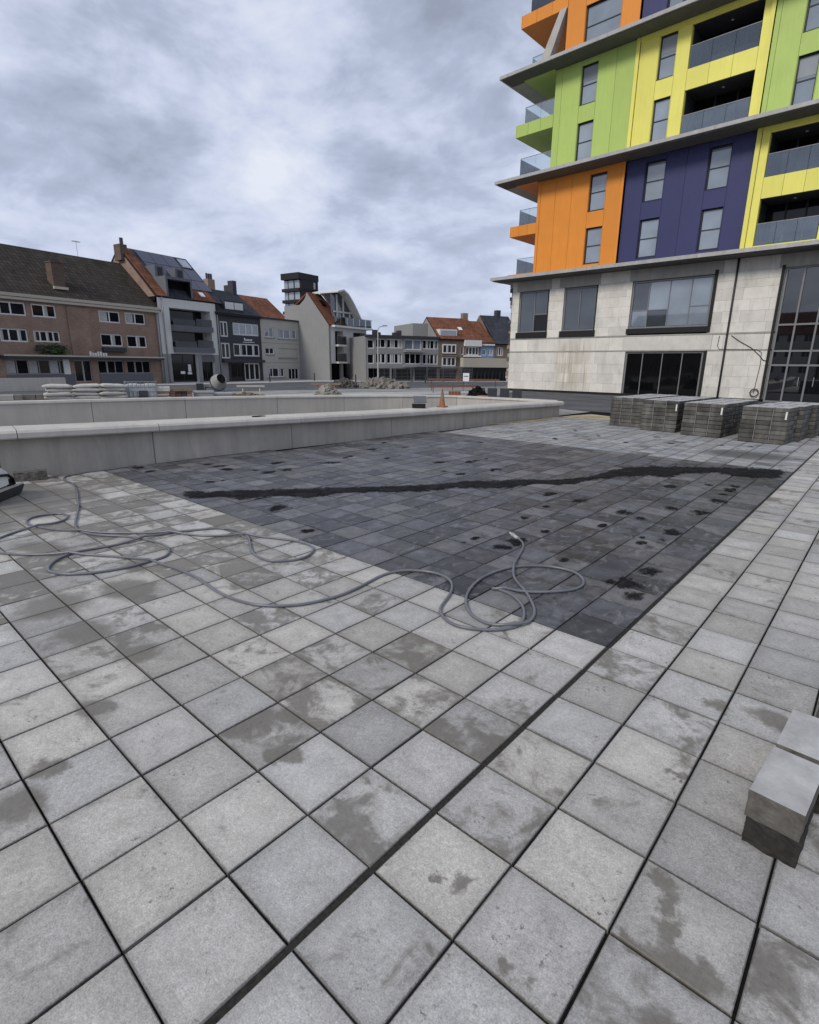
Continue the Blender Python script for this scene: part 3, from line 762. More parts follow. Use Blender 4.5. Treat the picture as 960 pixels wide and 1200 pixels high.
# podium: openings, blocks, lintels
OPEN = [(-.87, 1.65, 4.28, 7.45), (2.95, 5.45, 4.28, 7.45), (7.95, 12.97, 4.3, 7.45), (7.97, 12.98, -.1, 2.95), (16.62, 25.0, -.1, 7.5)]
LINT = [(-1.1, 1.88), (2.55, 5.67), (7.75, 13.4), (16.3, 25.3)]
courses = [.12, .75, 1.42, 2.10, 2.95, None, 3.03, 3.93, None, 4.02, 4.60, 5.25, 5.90, 6.55, 7.0, 7.47, 8.2]
rng = random.Random(5)
def spans(z0, z1, s0, s1):
    cut = []
    zm0, zm1 = z0 + .06, z1 - .06
    for (a, b, c_, d_) in OPEN:
        if c_ < zm1 and d_ > zm0: cut.append((a, b))
    if z0 >= 7.4: cut += LINT
    if abs(z0 - 3.03) < .01: cut.append((7.75, 13.35))
    cut.sort(); o = []; x = s0
    for a, b in cut:
        if a > x: o.append((x, a))
        x = max(x, b)
    if x < s1: o.append((x, s1))
    return o
UB = bevel_box_mesh('block', 1, 1, 1, .012, 'blockwork')
row = 0
for z0, z1 in zip(courses, courses[1:]):
    if z0 is None or z1 is None: continue
    row += 1
    for (a, b) in spans(z0, z1, -1.5, 26.0):
        x = a
        first = True
        while x < b - .02:
            wd = rng.choice((.85, 1.0, 1.15, 1.3)) * (.55 if first and row % 2 else 1)
            first = False
            if b - (x + wd) < .3: wd = b - x
            o = bpy.data.objects.new('block', UB); link(o, tw)
            pr = rng.uniform(-.006, .006)
            o.location = (x + wd / 2, .15 + pr, (z0 + z1) / 2 + DZ); o.scale = (wd - .006, .30, z1 - z0 - .006)
            x += wd
for a, b in LINT: tb('lintel', a + .01, b - .01, -.012, .30, 7.475, 8.2, 'lintel_concrete')
tb('lintel', 7.76, 13.34, -.012, .30, 3.035, 3.93, 'blockwork')
tb('string_course', -1.5, 16.55, -.03, .3, 2.955, 3.025, 'lintel_concrete')
tb('string_course', -1.5, 16.55, -.035, .3, 3.935, 4.015, 'lintel_concrete')
tb('mortar_backing', -1.48, 26, .03, .05, .1, 8.2, 'lintel_concrete').location.z = 0
bpy.data.objects.remove(bpy.data.objects['mortar_backing'])
tb('base_strip', -1.45, 16.6, .03, .3, -.04, .115, 'black_trim')
# windows
window(-.87, 1.65, 4.45, 7.44, .2, 'window_frame', ['pane_mid', 'pane_dark'], [None, 5.75], (.45,), fw_=.09)
window(2.95, 5.45, 4.45, 7.44, .2, 'window_frame', ['pane_mid', 'pane_mid'], None, (4.2,), fw_=.09)
window(7.97, 12.95, 4.45, 7.44, .14, 'window_frame', ['pane_sky', 'pane_mid', 'pane_sky', 'pane_sky'], [5.6, 5.6, None, 5.7], (9.1, 10.4, 11.7), fw_=.10)
window(7.99, 12.96, -.03, 2.93, .14, 'window_frame', 'pane_dark', None, (9.15, 10.45, 11.7), fw_=.10)
window(16.64, 24.98, -.03, 7.49, .14, 'window_frame', 'pane_street', None, (), fw_=.10)
for x_ in (17.55, 18.55, 19.7, 21.0, 22.4, 23.8): tb('mullion', x_ - .045, x_ + .045, .04, .13, .07, 7.39, 'window_frame')
for z_ in (4.38, 2.92, 2.12): tb('transom', 16.75, 24.88, .05, .125, z_ - .05, z_ + .05, 'window_frame')
for (a, b) in ((17.6, 18.5), (18.6, 19.65)):
    tb('door_handle', a + .32 if a > 18 else b - .3, (a + .36) if a > 18 else b - .26, .0, .04, .95, 1.45, 'steel')
for (a, b, z0, z1) in ((-.97, 1.76, 3.98, 4.44), (2.83, 5.6, 3.98, 4.44), (7.88, 13.15, 4.06, 4.44)):
    tb('black_sill', a, b, -.10, .22, z0 + .04, z1, 'black_trim')
tb('black_reveal', 12.975, 13.16, -.06, .2, 4.44, 7.7, 'black_trim'); tb('black_reveal', 12.985, 13.18, -.03, .2, .05, 2.98, 'black_trim'); tb('black_reveal', 1.665, 1.74, -.04, .2, 4.44, 7.46, 'black_trim'); tb('black_reveal', 5.465, 5.55, -.04, .2, 4.44, 7.46, 'black_trim'); tb('black_reveal', 16.45, 16.61, -.06, .2, .1, 7.6, 'black_trim')
tube('drainpipe', [(14.17, -.06, z_ + DZ) for z_ in (.1, 2.5, 5, 8.2)], .06, 'frame_dark', tw)
tube('cable', [(14.4, -.03, 3.9), (14.9, -.04, 3.55), (15.6, -.04, 3.15), (16.1, -.05, 2.7), (16.3, -.05, 2.45), (16.45, -.05, 2.42)], .02, 'rubber', tw, 6)
tube('cable', [(13.75, -.03, 3.9), (13.72, -.04, 3.3), (13.85, -.04, 3.1), (15.9, -.04, 3.05), (16.15, -.04, 2.9), (16.2, -.04, 2.2), (16.1, -.05, .5)], .016, 'rubber', tw, 6)
ring = [(16.15 + .22 * math.cos(t * .5), -.12, .55 + .22 * math.sin(t * .5)) for t in range(26)]
tube('cable_coil', ring, .03, 'rubber', tw, 6)
# toothed rough masonry at the west end of the podium
rng = random.Random(9)
z_ = .1
while z_ < 8.0:
    h_ = rng.uniform(.24, .34); pr = rng.choice((.10, .22, .30))
    tb('toothed_brick', -1.5 - pr, -1.505, .06, .4, z_, z_ + h_ - .03, rng.choice(('stack_paver', 'brick_brown', 'lintel_concrete')))
    z_ += h_

# ================================================================== HOUSES
def facade(name, x0, x1, z0, z1, openings, m, parent, y=0.0, rec=.18):
    xs = sorted({x0, x1, *[max(x0, min(x1, q)) for o_ in openings for q in o_[:2]]}); zs = sorted({z0, z1, *[max(z0, min(z1, q)) for o_ in openings for q in o_[2:4]]})
    v = []; f = []
    def quad(*p_): n0 = len(v); v.extend(p_); f.append((n0, n0 + 1, n0 + 2, n0 + 3))
    for a, b in zip(xs, xs[1:]):
        for c_, d_ in zip(zs, zs[1:]):
            if any(o_[0] - 1e-6 <= a and b <= o_[1] + 1e-6 and o_[2] - 1e-6 <= c_ and d_ <= o_[3] + 1e-6 for o_ in openings): continue
            quad((a, y, c_), (b, y, c_), (b, y, d_), (a, y, d_))
    for o_ in openings:
        a, b, c_, d_ = o_[:4]; r_ = rec if len(o_) < 5 else o_[4]
        quad((a, y, c_), (b, y, c_), (b, y + r_, c_), (a, y + r_, c_)); quad((a, y, d_), (a, y + r_, d_), (b, y + r_, d_), (b, y, d_))
        quad((a, y, c_), (a, y + r_, c_), (a, y + r_, d_), (a, y, d_)); quad((b, y, c_), (b, y, d_), (b, y + r_, d_), (b, y + r_, c_))
    return mesh(name, v, f, m, parent)
def hwin(par, x0, x1, z0, z1, n_=2, fr_='paint_white', pane='pane_house', y=.08, t=.07, curt=0, name='window'):
    mb_ = MB()
    mb_.box(x0, x0 + t, y, y + .08, z0, z1).box(x1 - t, x1, y, y + .08, z0, z1).box(x0 + t, x1 - t, y, y + .08, z0, z0 + t).box(x0 + t, x1 - t, y, y + .08, z1 - t, z1)
    for i in range(1, n_):
        c_ = x0 + (x1 - x0) * i / n_; mb_.box(c_ - t / 2, c_ + t / 2, y + .002, y + .078, z0 + t, z1 - t)
    w_ = mb_.build('frame', fr_, None)
    w_.name = name; w_.parent = par
    for i in range(n_):
        a, b = x0 + t * .5 + (x1 - x0 - t) * i / n_, x0 + t * .5 + (x1 - x0 - t) * (i + 1) / n_
        box('pane', a + t * .52, b - t * .52, y + .03, y + .045, z0 + t * 1.02, z1 - t * 1.02, pane, w_)
        if curt and (i + int(x0 * 7)) % 2 == 0: box('curtain', a + t * .6, a + (b - a) * curt, y + .018, y + .026, z0 + t * 1.1, z1 - t * 1.1, 'curtain', w_)
    return w_
def roof(name, pts, m, parent, th=.14):
    """pts: 4 corners eave-left, eave-right, ridge-right, ridge-left"""
    e0, e1, r1, r0 = [Vector(q) for q in pts]
    nrm = (e1 - e0).cross(r0 - e0).normalized()
    lo_ = [q - nrm * th for q in (e0, e1, r1, r0)]
    sl = (r0 - e0).length
    uvs = [(0, 0), ((e1 - e0).length, 0), ((e1 - e0).length, sl), (0, sl)] * 2
    return mesh(name, [*lo_, e0, e1, r1, r0], CUBE_F, m, parent, False, uvs)
P1, ROT1 = (-53.86, 29.65, -.05), 100.7
P1Z = .05
def shell(par, x0, x1, z1, depth, m):
    return box('walls', x0 + .003, x1 - .003, .30, depth, 0, z1, m, par)
def gable_roof(par, x0, x1, ze, zr, dr, m, over=.3, name='roof'):
    roof(name, [(x0, -over, ze - over * (zr - ze) / dr), (x1, -over, ze - over * (zr - ze) / dr), (x1, dr, zr), (x0, dr, zr)], m, par)
    r_ = roof(name, [(x1, 2 * dr, ze), (x0, 2 * dr, ze), (x0, dr + .002, zr), (x1, dr + .002, zr)], m, par)
    for x_, s_ in ((x0 + .03, 1), (x1 - .03, -1)):
        mesh('gable', [(x_, .3, ze - .1), (x_, 2 * dr - .3, ze - .1), (x_, dr, zr - .2), (x_ + .1 * s_, .3, ze - .1), (x_ + .1 * s_, 2 * dr - .3, ze - .1), (x_ + .1 * s_, dr, zr - .2)], [(0, 1, 2), (3, 5, 4), (0, 2, 5, 3), (1, 4, 5, 2)], 'brick_brown', par)

# ---- brown brick apartment house
h = thing('brown_brick_house', 'long brown brick house with a dark tiled roof and a low chimney', 'house', P1, ROT1)
wins = [(-24.2, -22.4, 5.25, 6.2), (-21.8, -20.0, 5.25, 6.2), (-18.9, -16.85, 5.25, 6.2), (-16.45, -14.68, 5.25, 6.2), (-11.27, -9.38, 5.2, 6.15), (-8.93, -7.0, 5.22, 6.17),
        (-24.2, -22.4, 3.3, 4.28), (-21.8, -20.0, 3.3, 4.28), (-18.9, -17.0, 3.34, 4.3), (-16.6, -14.65, 3.4, 4.25), (-11.36, -9.4, 3.25, 4.27), (-9.0, -7.1, 3.2, 4.24)]
shops = [(-18.9, -14.2, .95, 2.05), (-13.9, -12.5, .3, 2.05), (-11.9, -9.6, .95, 2.05), (-9.3, -7.0, .95, 2.05), (-24, -19.4, .95, 2.05)]
facade('front_wall', -26, -5.65, 0, 6.35, wins + shops, 'brick_brown', h)
shell(h, -26, -5.65, 6.35, 10, 'brick_brown')
for i, q in enumerate(wins): hwin(h, *q, n_=3 if i in (8,) else (4 if i == 9 else 2), curt=.8 if i in (4, 5, 1) else .35, pane='pane_house', t=.1)
for i, q in enumerate(shops): hwin(h, *q, n_=(6, 2, 3, 3, 4)[i], fr_='grey_metal', curt=.85 if i in (0, 4) else .15, pane='pane_house', name='shop_window')
box('fascia', -26, -5.6, -.28, .28, 6.36, 6.82, 'fascia_cream', h)
box('pilaster', -13.9, -12.15, -.10, -.003, 2.45, 6.2, 'brick_brown', h)
box('canopy', -19.2, -6.0, -.75, -.004, 2.12, 2.34, 'cladding_dark_and_shade', h); box('canopy_edge', -19.2, -6.0, -.80, -.755, 2.30, 2.42, 'fascia_cream', h)
box('plinth_panel', -18.9, -14.0, -.06, -.003, .1, .93, 'cladding_grey', h); box('plinth_panel', -11.9, -6.9, -.06, -.003, .1, .93, 'cladding_grey', h)
mb_ = MB()
for i in range(7): mb_.box(-12.95 + i * .22, -12.80 + i * .22, -.84, -.81, 2.42, 2.42 + (.34 if i in (0, 3, 4) else .24))
mb_.build('sign_lettering', 'paint_white', h)
for (a, b) in ((-16.6, -14.6), (-11.4, -9.35)): box('planter_box', a, b, -.35, -.006, 2.8, 3.15, 'cladding_dark_and_shade', h)
mb_ = MB(); rng = random.Random(2)
for i in range(260):
    c_ = Vector((rng.gauss(-15.4, .55), rng.gauss(-.32, .14), rng.gauss(2.85, .2))); q = Vector((rng.gauss(0, .1), rng.gauss(0, .1), rng.gauss(0, .1))); q2 = q.orthogonal().normalized() * .07
    mb_.add([c_ - q, c_ + q2, c_ + q, c_ - q2], [(0, 1, 2, 3)])
mb_.build('planter_foliage', 'leaf', h)
gable_roof(h, -26.1, -5.5, 6.82, 11.0, 5.0, 'tile_brown')
ch = box('chimney', -14.05, -13.15, .9, 1.75, 7.3, 9.55, 'brick_dark', h); box('chimney_cap', -14.1, -13.1, .85, 1.8, 9.555, 9.63, 'brick_dark', h); box('lead_flashing', -14.15, -13.05, .72, .89, 7.55, 7.75, 'fascia_cream', h)
tube('drainpipe', [(-5.85, -.12, z_) for z_ in (0, 3, 6.3)], .09, 'grey_metal', h); box('rain_hopper', -6.05, -5.66, -.25, -.02, 6.3, 6.8, 'grey_metal', h)

# ---- white modern house with solar roof
h = thing('white_balcony_house', 'white house with deep black balconies and solar panels on its roof', 'house', P1, ROT1)
op = [(-4.4, .32, 5.42, 6.95, 1.6), (-4.4, .32, 3.40, 4.90, 1.6), (-4.7, -1.72, .05, 2.75, .5), (-1.2, .34, .05, 2.0, .5)]
facade('front_wall', -5.6, 1.02, 0, 7.85, op, 'render_white', h)
box('walls', -5.597, 1.017, 1.7, 10, 0, 7.85, 'render_white', h); box('ceiling', -5.5, .95, .4, 1.7, 7.5, 7.8, 'dark_interior', h)
for (a, b, c_, d_, e_) in op[:2]:
    box('balcony_glass', a + .05, b - .05, 1.35, 1.42, c_ + .02, d_ - .02, 'pane_dark', h); box('balcony_wall', a + .01, b - .01, 1.45, 1.55, c_ + .01, d_ - .01, 'dark_interior', h)
    box('balcony_slab', a + .02, b - .02, -.35, 1.3, c_ - .50, c_ - .012, 'cladding_grey', h); box('balcony_railing', a + .1, a + 2.6, -.28, -.25, c_, c_ + .55, 'smoked_glass', h); box('balcony_railing', a + 2.7, b - .1, -.28, -.25, c_, c_ + .7, 'smoked_glass', h)
for (a, b, c_, d_, e_) in op[2:]: hwin(h, a + .02, b - .02, c_, d_ - .02, 2, 'frame_dark', 'pane_dark', y=.3, name='shop_window')
for (a, b) in ((-5.6, -4.72), (.36, 1.02), (-1.7, -1.22)): box('stone_pier', a + .02, b - .02, -.06, -.004, 0, 2.72, 'render_grey', h)
box('shop_fascia', -1.2, .33, -.05, -.004, 2.0, 2.7, 'cladding_grey', h)
for (a, b, c_, d_) in ((-2.7, -2.35, 1.05, 1.75), (-3.6, -3.1, .85, 1.1), (-2.8, -2.3, .8, 1.0)): box('poster', a, b, .27, .29, c_, d_, 'paint_white', h)
tube('drainpipe', [(-5.15, -.1, 0), (-5.15, -.1, 5), (-5.15, -.1, 7.8)], .06, 'grey_metal', h)
gable_roof(h, -5.6, 1.9, 7.95, 12.5, 5.0, 'tile_slate', .1)
def onroof(y): return 7.95 + y * 4.55 / 5
for (xa, xb, ya, yb) in ((-5.6, -4.5, -.12, 4.9), (-1.5, 1.05, -.12, 1.05)):
    roof('tiled_strip', [(xa, ya, onroof(ya) + .06), (xb, ya, onroof(ya) + .06), (xb, yb, onroof(yb) + .06), (xa, yb, onroof(yb) + .06)], 'tile_orange', h, .05)
for i in range(4):
    for j in range(2):
        x0 = -4.1 + i * 1.45; y0 = 2.25 + j * 1.32
        if i == 3 and j == 1: continue
        roof('solar_panel', [(x0, y0, onroof(y0) + .09), (x0 + 1.4, y0, onroof(y0) + .09), (x0 + 1.4, y0 + 1.27, onroof(y0 + 1.27) + .09), (x0, y0 + 1.27, onroof(y0 + 1.27) + .09)], 'solar', h, .05)
for i in range(2): roof('solar_panel', [(-1.0 + i * 1.42, 1.1, onroof(1.1) + .09), (.38 + i * 1.42, 1.1, onroof(1.1) + .09), (.38 + i * 1.42, 2.2, onroof(2.2) + .09), (-1.0 + i * 1.42, 2.2, onroof(2.2) + .09)], 'solar', h, .05)
roof('roof_window', [(.55, 3.75, onroof(3.75) + .1), (1.6, 3.75, onroof(3.75) + .1), (1.6, 4.7, onroof(4.7) + .1), (.55, 4.7, onroof(4.7) + .1)], 'pane_sky', h, .08)
roof('roof_window', [(-.3, .35, onroof(.35) + .11), (.25, .35, onroof(.35) + .11), (.25, .8, onroof(.8) + .11), (-.3, .8, onroof(.8) + .11)], 'paint_white', h, .06)
at_ = MB().box(-4.45, -4.25, .02, 2.1, 7.86, 9.75).box(-1.75, -1.55, .02, 2.1, 7.86, 9.75).box(-4.25, -1.75, .02, 2.1, 9.5, 9.75).build('attic_loggia', 'cladding_grey', h)
MB().box(-4.245, -1.755, .9, 1.0, 7.86, 9.5).box(-4.245, -1.755, .05, .9, 7.86, 8.02).box(-4.245, -4.2, .05, .9, 8.02, 9.5).box(-1.8, -1.755, .05, .9, 8.02, 9.5).build('loggia_back', 'dark_interior', h)
for x0, y0, z0 in ((-4.3, 1.65, 9.76), (-2.1, 1.65, 9.76)):
    d_ = box('dormer', x0, x0 + .95, y0, y0 + 1.6, z0 - .2, z0 + 1.05, 'cladding_grey', h); box('dormer_window', x0 + .28, x0 + .78, y0 - .03, y0 - .005, z0 + .15, z0 + .9, 'pane_dark', d_)
box('party_wall_chimney', -5.9, -5.2, 4.2, 5.2, 11.2, 12.6, 'brick_dark', h); MB().cyl((-5.45, 4.6, 12.6), (-5.45, 4.6, 13.2), .16).build('chimney_pot', 'cladding_dark_and_shade', h)

for (x_, y_, z_, hh) in ((-9.5, 5.0, 11.0, 1.3),):
    mb_ = MB().cyl((x_, y_, z_ - .1), (x_, y_, z_ + hh), .02, n=5)
    for q in range(5): mb_.cyl((x_ - .35, y_ - .2 + q * .1, z_ + hh - .1), (x_ + .35, y_ - .2 + q * .1, z_ + hh - .1), .01, n=4)
    mb_.build('roof_aerial', 'steel', bpy.data.objects['brown_brick_house'])
# ---- dark clad house
h = thing('dark_clad_house', 'charcoal clad house with white framed windows and a slate roof', 'house', P1, ROT1)
op = [(1.45, 2.5, 4.6, 6.15), (3.15, 6.85, 4.85, 6.12), (1.4, 2.6, 2.4, 4.0), (3.05, 6.82, 2.65, 3.98), (1.25, 2.3, .05, 2.0), (2.5, 4.3, .05, 1.95), (4.4, 6.7, .05, 1.95)]
facade('front_wall', 1.05, 7.12, 0, 7.0, op, 'cladding_dark_and_shade', h); shell(h, 1.05, 7.12, 7.0, 8, 'cladding_dark_and_shade')
hwin(h, *op[0], 2, pane='pane_dark', t=.13); hwin(h, *op[1], 4, pane='pane_sky', t=.14); hwin(h, *op[2], 2, pane='pane_dark', t=.13); hwin(h, *op[3], 4, pane='pane_house', t=.14, curt=.3)
box('garage_door', 1.27, 2.28, .1, .16, .05, 1.98, 'render_grey', h); hwin(h, *op[5], 2, 'frame_dark', 'pane_dark', name='shop_window'); hwin(h, *op[6], 3, 'paint_white', 'pane_dark', t=.13, name='shop_window', curt=.2)
box('canopy', 1.3, 7.1, -.5, -.004, 2.0, 2.3, 'cladding_dark_and_shade', h); box('gutter', 1.05, 7.12, -.35, -.01, 6.75, 6.98, 'black_trim', h)
mb_ = MB()
for i in range(6): mb_.box(4.6 + i * .2, 4.74 + i * .2, -.03, -.005, 4.3, 4.3 + (.3 if i == 0 else .18))
mb_.box(4.4, 6.1, -.025, -.005, 4.12, 4.18); mb_.build('sign_lettering', 'paint_white', h)
gable_roof(h, .9, 7.4, 7.05, 9.75, 4.0, 'tile_slate', .25)
d_ = box('dormer', 2.5, 5.1, .35, 2.6, 7.2, 8.35, 'cladding_dark_and_shade', h)
for a in (2.62, 3.88): box('dormer_window', a, a + 1.15, .30, .345, 7.45, 8.15, 'paint_white', d_)
for x_, hh in ((6.9, 1.0), (7.1, .6)):
    box('chimney', x_ - .3, x_ + .25, 3.4 + (x_ > 7) * .9, 4.2 + (x_ > 7) * .9, 9.0, 9.9 + hh, 'cladding_dark_and_shade', h)
tube('drainpipe', [(1.12, -.1, 0), (1.12, -.1, 6.8)], .07, 'grey_metal', h)

# ---- cream flat-roofed house
h = thing('cream_flat_roof_house', 'low cream rendered house with flat roof and closed white shutter', 'house', P1, ROT1)
op = [(7.75, 9.2, 4.82, 5.95), (9.8, 13.0, 4.78, 5.85), (7.7, 9.1, 2.95, 3.7), (9.78, 13.0, 2.58, 3.66), (7.8, 10.6, .36, 1.43), (11.35, 13.15, .02, 1.4)]
facade('front_wall', 7.16, 13.8, 0, 6.8, op, 'render_cream', h); shell(h, 7.16, 13.8, 6.8, 9, 'render_cream')
hwin(h, *op[0], 2, pane='pane_sky', t=.1); hwin(h, *op[1], 3, pane='pane_sky', t=.1, curt=.5); hwin(h, *op[2], 2, pane='pane_dark', t=.1)
box('roller_shutter', 9.8, 12.98, .06, .12, 2.6, 3.64, 'render_cream', h); hwin(h, *op[4], 3, pane='pane_house', t=.1, curt=.6); hwin(h, *op[5], 3, 'paint_white', 'pane_house', t=.1, name='door')
box('cornice', 7.13, 13.84, -.15, .6, 6.81, 6.98, 'cladding_dark_and_shade', h)
for z_ in (4.25, 2.05): box('string_course', 7.17, 13.79, -.05, -.004, z_, z_ + .12, 'render_cream', h)
for o_ in op[:5]: box('sill', o_[0] - .06, o_[1] + .06, -.08, -.006, o_[2] - .1, o_[2] - .012, 'render_grey', h)

# ---- red roofed house behind the cream one
h = thing('red_roof_house', 'red tiled roof with skylights rising behind the cream house', 'house', P1, ROT1)
box('walls', 8.6, 22, 9.3, 18.5, 0, 7.4, 'brick_tan', h)
pts = [(8.5, 9.1, 7.6), (22, 9.1, 7.6), (22, 13.6, 11.0), (8.5, 13.6, 11.0)]
roof('roof', pts, 'tile_orange', h); roof('roof', [(22, 18.6, 7.4), (8.5, 18.6, 7.4), (8.5, 13.605, 11.0), (22, 13.605, 11.0)], 'tile_orange', h)
for (x_, y_) in ((11.4, 10.6), (13.6, 11.5), (15.2, 10.3)):
    z_ = 7.6 + (y_ - 9.1) * 3.4 / 4.5
    roof('roof_window', [(x_, y_, z_ + .08), (x_ + .8, y_, z_ + .08), (x_ + .8, y_ + .9, z_ + .76), (x_, y_ + .9, z_ + .76)], 'paint_white', h, .06)
box('chimney', 8.7, 9.7, 11.5, 12.3, 9.0, 11.1, 'brick_brown', h); box('chimney', 11.2, 12.3, 13.0, 13.9, 10.6, 12.3, 'brick_brown', h)
for i in range(3): MB().cyl((11.4 + i * .35, 13.4, 12.3), (11.4 + i * .35, 13.4, 13.0), .13, n=8).build('chimney_pot', 'cladding_dark_and_shade', h)

# ---- grey gable house with the arched roof
h = thing('grey_gable_house', 'grey gable house with arched glazed top storey and stacked balconies', 'house', (-51.68, 43.69, -.217), 100.7)
h.scale = (1.11, 1.11, 1.11)
gp = [(0, 0), (0, 5.9), (2.86, 9.25), (3.2, 8.62), (3.95, 8.05), (6.2, 8.0), (6.2, 0)]
v = [(x_, y_, z_) for x_ in (0.0, .3) for (y_, z_) in gp]; k_ = len(gp)
f = [tuple(range(k_)), tuple(range(2 * k_ - 1, k_ - 1, -1))] + [(j, k_ + j, k_ + (j + 1) % k_, (j + 1) % k_) for j in range(k_)]
mesh('gable_wall', v, f, 'render_grey', h)
op = [(1.05, 2.5, 3.95, 5.35, 1.0), (1.05, 2.5, 2.15, 3.75, 1.0), (4.35, 6.85, 3.95, 5.35, 1.0), (4.35, 6.85, 2.15, 3.75, 1.0), (.3, 6.85, .02, 1.95, 1.0)]
facade('front_wall', .302, 6.9, 0, 5.7, op, 'render_white', h)
box('walls', .31, 6.9, 1.05, 9, 0, 5.7, 'render_grey', h)
for o_ in op:
    box('glazing', o_[0] + .03, o_[1] - .03, .9, .95, o_[2] + .02, o_[3] - .02, 'pane_mid' if o_[0] > 4 and o_[2] > 3 else 'pane_dark', h)
    if o_[2] > 1: box('balcony_slab', o_[0] - .02, o_[1] + .08, -.45, .0 - .004, o_[2] - .2, o_[2] - .01, 'render_white', h); box('balcony_railing', o_[0], o_[1] + .05, -.42, -.40, o_[2] + .0, o_[2] + .85, 'rail_glass', h); box('handrail', o_[0], o_[1] + .05, -.44, -.38, o_[2] + .85, o_[2] + .9, 'grey_metal', h)
for x_ in (2.2, 4.3): box('shop_pier', x_, x_ + .3, .1, .4, .02, 1.93, 'render_grey', h)
box('terrace_slab', .32, 7.4, -.6, 2.5, 5.71, 5.9, 'render_white', h)
for i in range(6): box('glass_railing', .35 + i * 1.15, 1.47 + i * 1.15, -.55, -.53, 5.92, 6.75, 'rail_glass', h)
box('handrail', .35, 7.25, -.57, -.51, 6.76, 6.8, 'grey_metal', h)
roof('roof', [(.02, -.15, 5.95), (2.9, -.15, 5.95), (2.3, 2.86, 9.3), (.02, 2.86, 9.3)], 'tile_orange', h)
roof('roof', [(6.5, 6.3, 5.9), (.02, 6.3, 7.0), (.02, 2.88, 9.3), (2.3, 2.88, 9.3)], 'tile_orange', h)
roof('roof_window', [(1.1, 1.6, 8.02), (1.7, 1.6, 8.02), (1.7, 2.1, 8.58), (1.1, 2.1, 8.58)], 'pane_dark', h, .05)
arc = [(1.3, 9.25), (2.4, 9.5), (3.2, 9.15), (4.0, 8.45), (4.8, 7.6), (5.5, 6.75), (6.1, 5.95)]
v = []; 
for (x_, z_) in arc:
    for (y_, dz_) in ((-.35, 0), (-.35, .16), (3.2, .16), (3.2, 0)): v.append((x_, y_, z_ + dz_))
f = []
for i in range(len(arc) - 1):
    for j in range(4): f.append((i * 4 + j, (i + 1) * 4 + j, (i + 1) * 4 + (j + 1) % 4, i * 4 + (j + 1) % 4))
f += [(0, 1, 2, 3), tuple(q + (len(arc) - 1) * 4 for q in (3, 2, 1, 0))]
mesh('arched_roof', v, f, 'render_white', h)
v = [(x_, .7, z_) for x_, z_ in arc[:-1]] + [(5.5, .7, 5.92), (1.9, .7, 5.92), (1.3, .7, 7.6)]
mesh('arch_glazing', v, [tuple(range(len(v)))], 'pane_mid', h)
for (a, b, c_, d_) in ((3.3, 3.45, 5.92, 9.0), (1.7, 5.2, 7.35, 7.5), (2.2, 2.32, 5.92, 9.2), (4.5, 4.6, 5.92, 7.6)): box('glazing_bar', a, b, .55, .69, c_, d_, 'render_white', h)

# ---- second row at the far end of the square
P2, ROT2 = (-46.65, 45.0, -.05), 65.0
h = thing('flat_roof_apartments', 'three storey flat roofed grey apartment row with wide window bands', 'apartments', P2, ROT2)
op = [(1.1, 2.35, 3.8, 4.8), (2.5, 4.45, 3.78, 4.8), (4.75, 6.9, 3.65, 4.82), (7.1, 9.15, 3.76, 4.82), (1.1, 2.35, 2.05, 3.2), (2.5, 4.45, 2.05, 3.2), (4.75, 6.9, 2.0, 3.25), (7.1, 9.15, 2.0, 3.2), (.1, .9, 3.7, 4.7), (.1, .9, 2.0, 3.1)]
gf = [(.2, 2.9, .05, 1.5), (3.1, 5.9, .05, 1.5), (6.1, 9.1, .05, 1.5)]
facade('front_wall', 0, 9.24, 0, 5.1, op + gf, 'render_grey', h); shell(h, 0, 9.24, 5.1, 7, 'render_grey')
for i, o_ in enumerate(op): hwin(h, *o_, n_=(2, 4, 2, 4, 2, 4, 3, 4, 1, 1)[i], pane=('pane_sky' if i == 2 else 'pane_house'), t=.09, curt=(0, .8, .2, .5, .3, .7, 0, .5, 0, 0)[i])
for o_ in gf: hwin(h, *o_, n_=4, fr_='frame_dark', pane='pane_dark', name='shop_window')
box('cornice', -.05, 9.28, -.3, .5, 5.0, 5.22, 'cladding_dark_and_shade', h)
box('balcony_slab', 4.6, 7.0, -.7, -.004, 3.35, 3.6, 'render_grey', h); box('balcony_slab', 4.6, 7.0, -.7, -.004, 1.65, 1.9, 'render_grey', h); box('canopy', 6.0, 9.2, -.9, -.004, 1.55, 1.75, 'black_trim', h)
for (x_, y_, hh) in ((2.2, 3, .75), (2.7, 3.2, .5), (5.0, 3.5, .55), (5.6, 3.6, .8)): box('chimney', x_ - .25, x_ + .25, y_, y_ + .6, 5.1, 5.2 + hh, 'cladding_dark_and_shade', h)

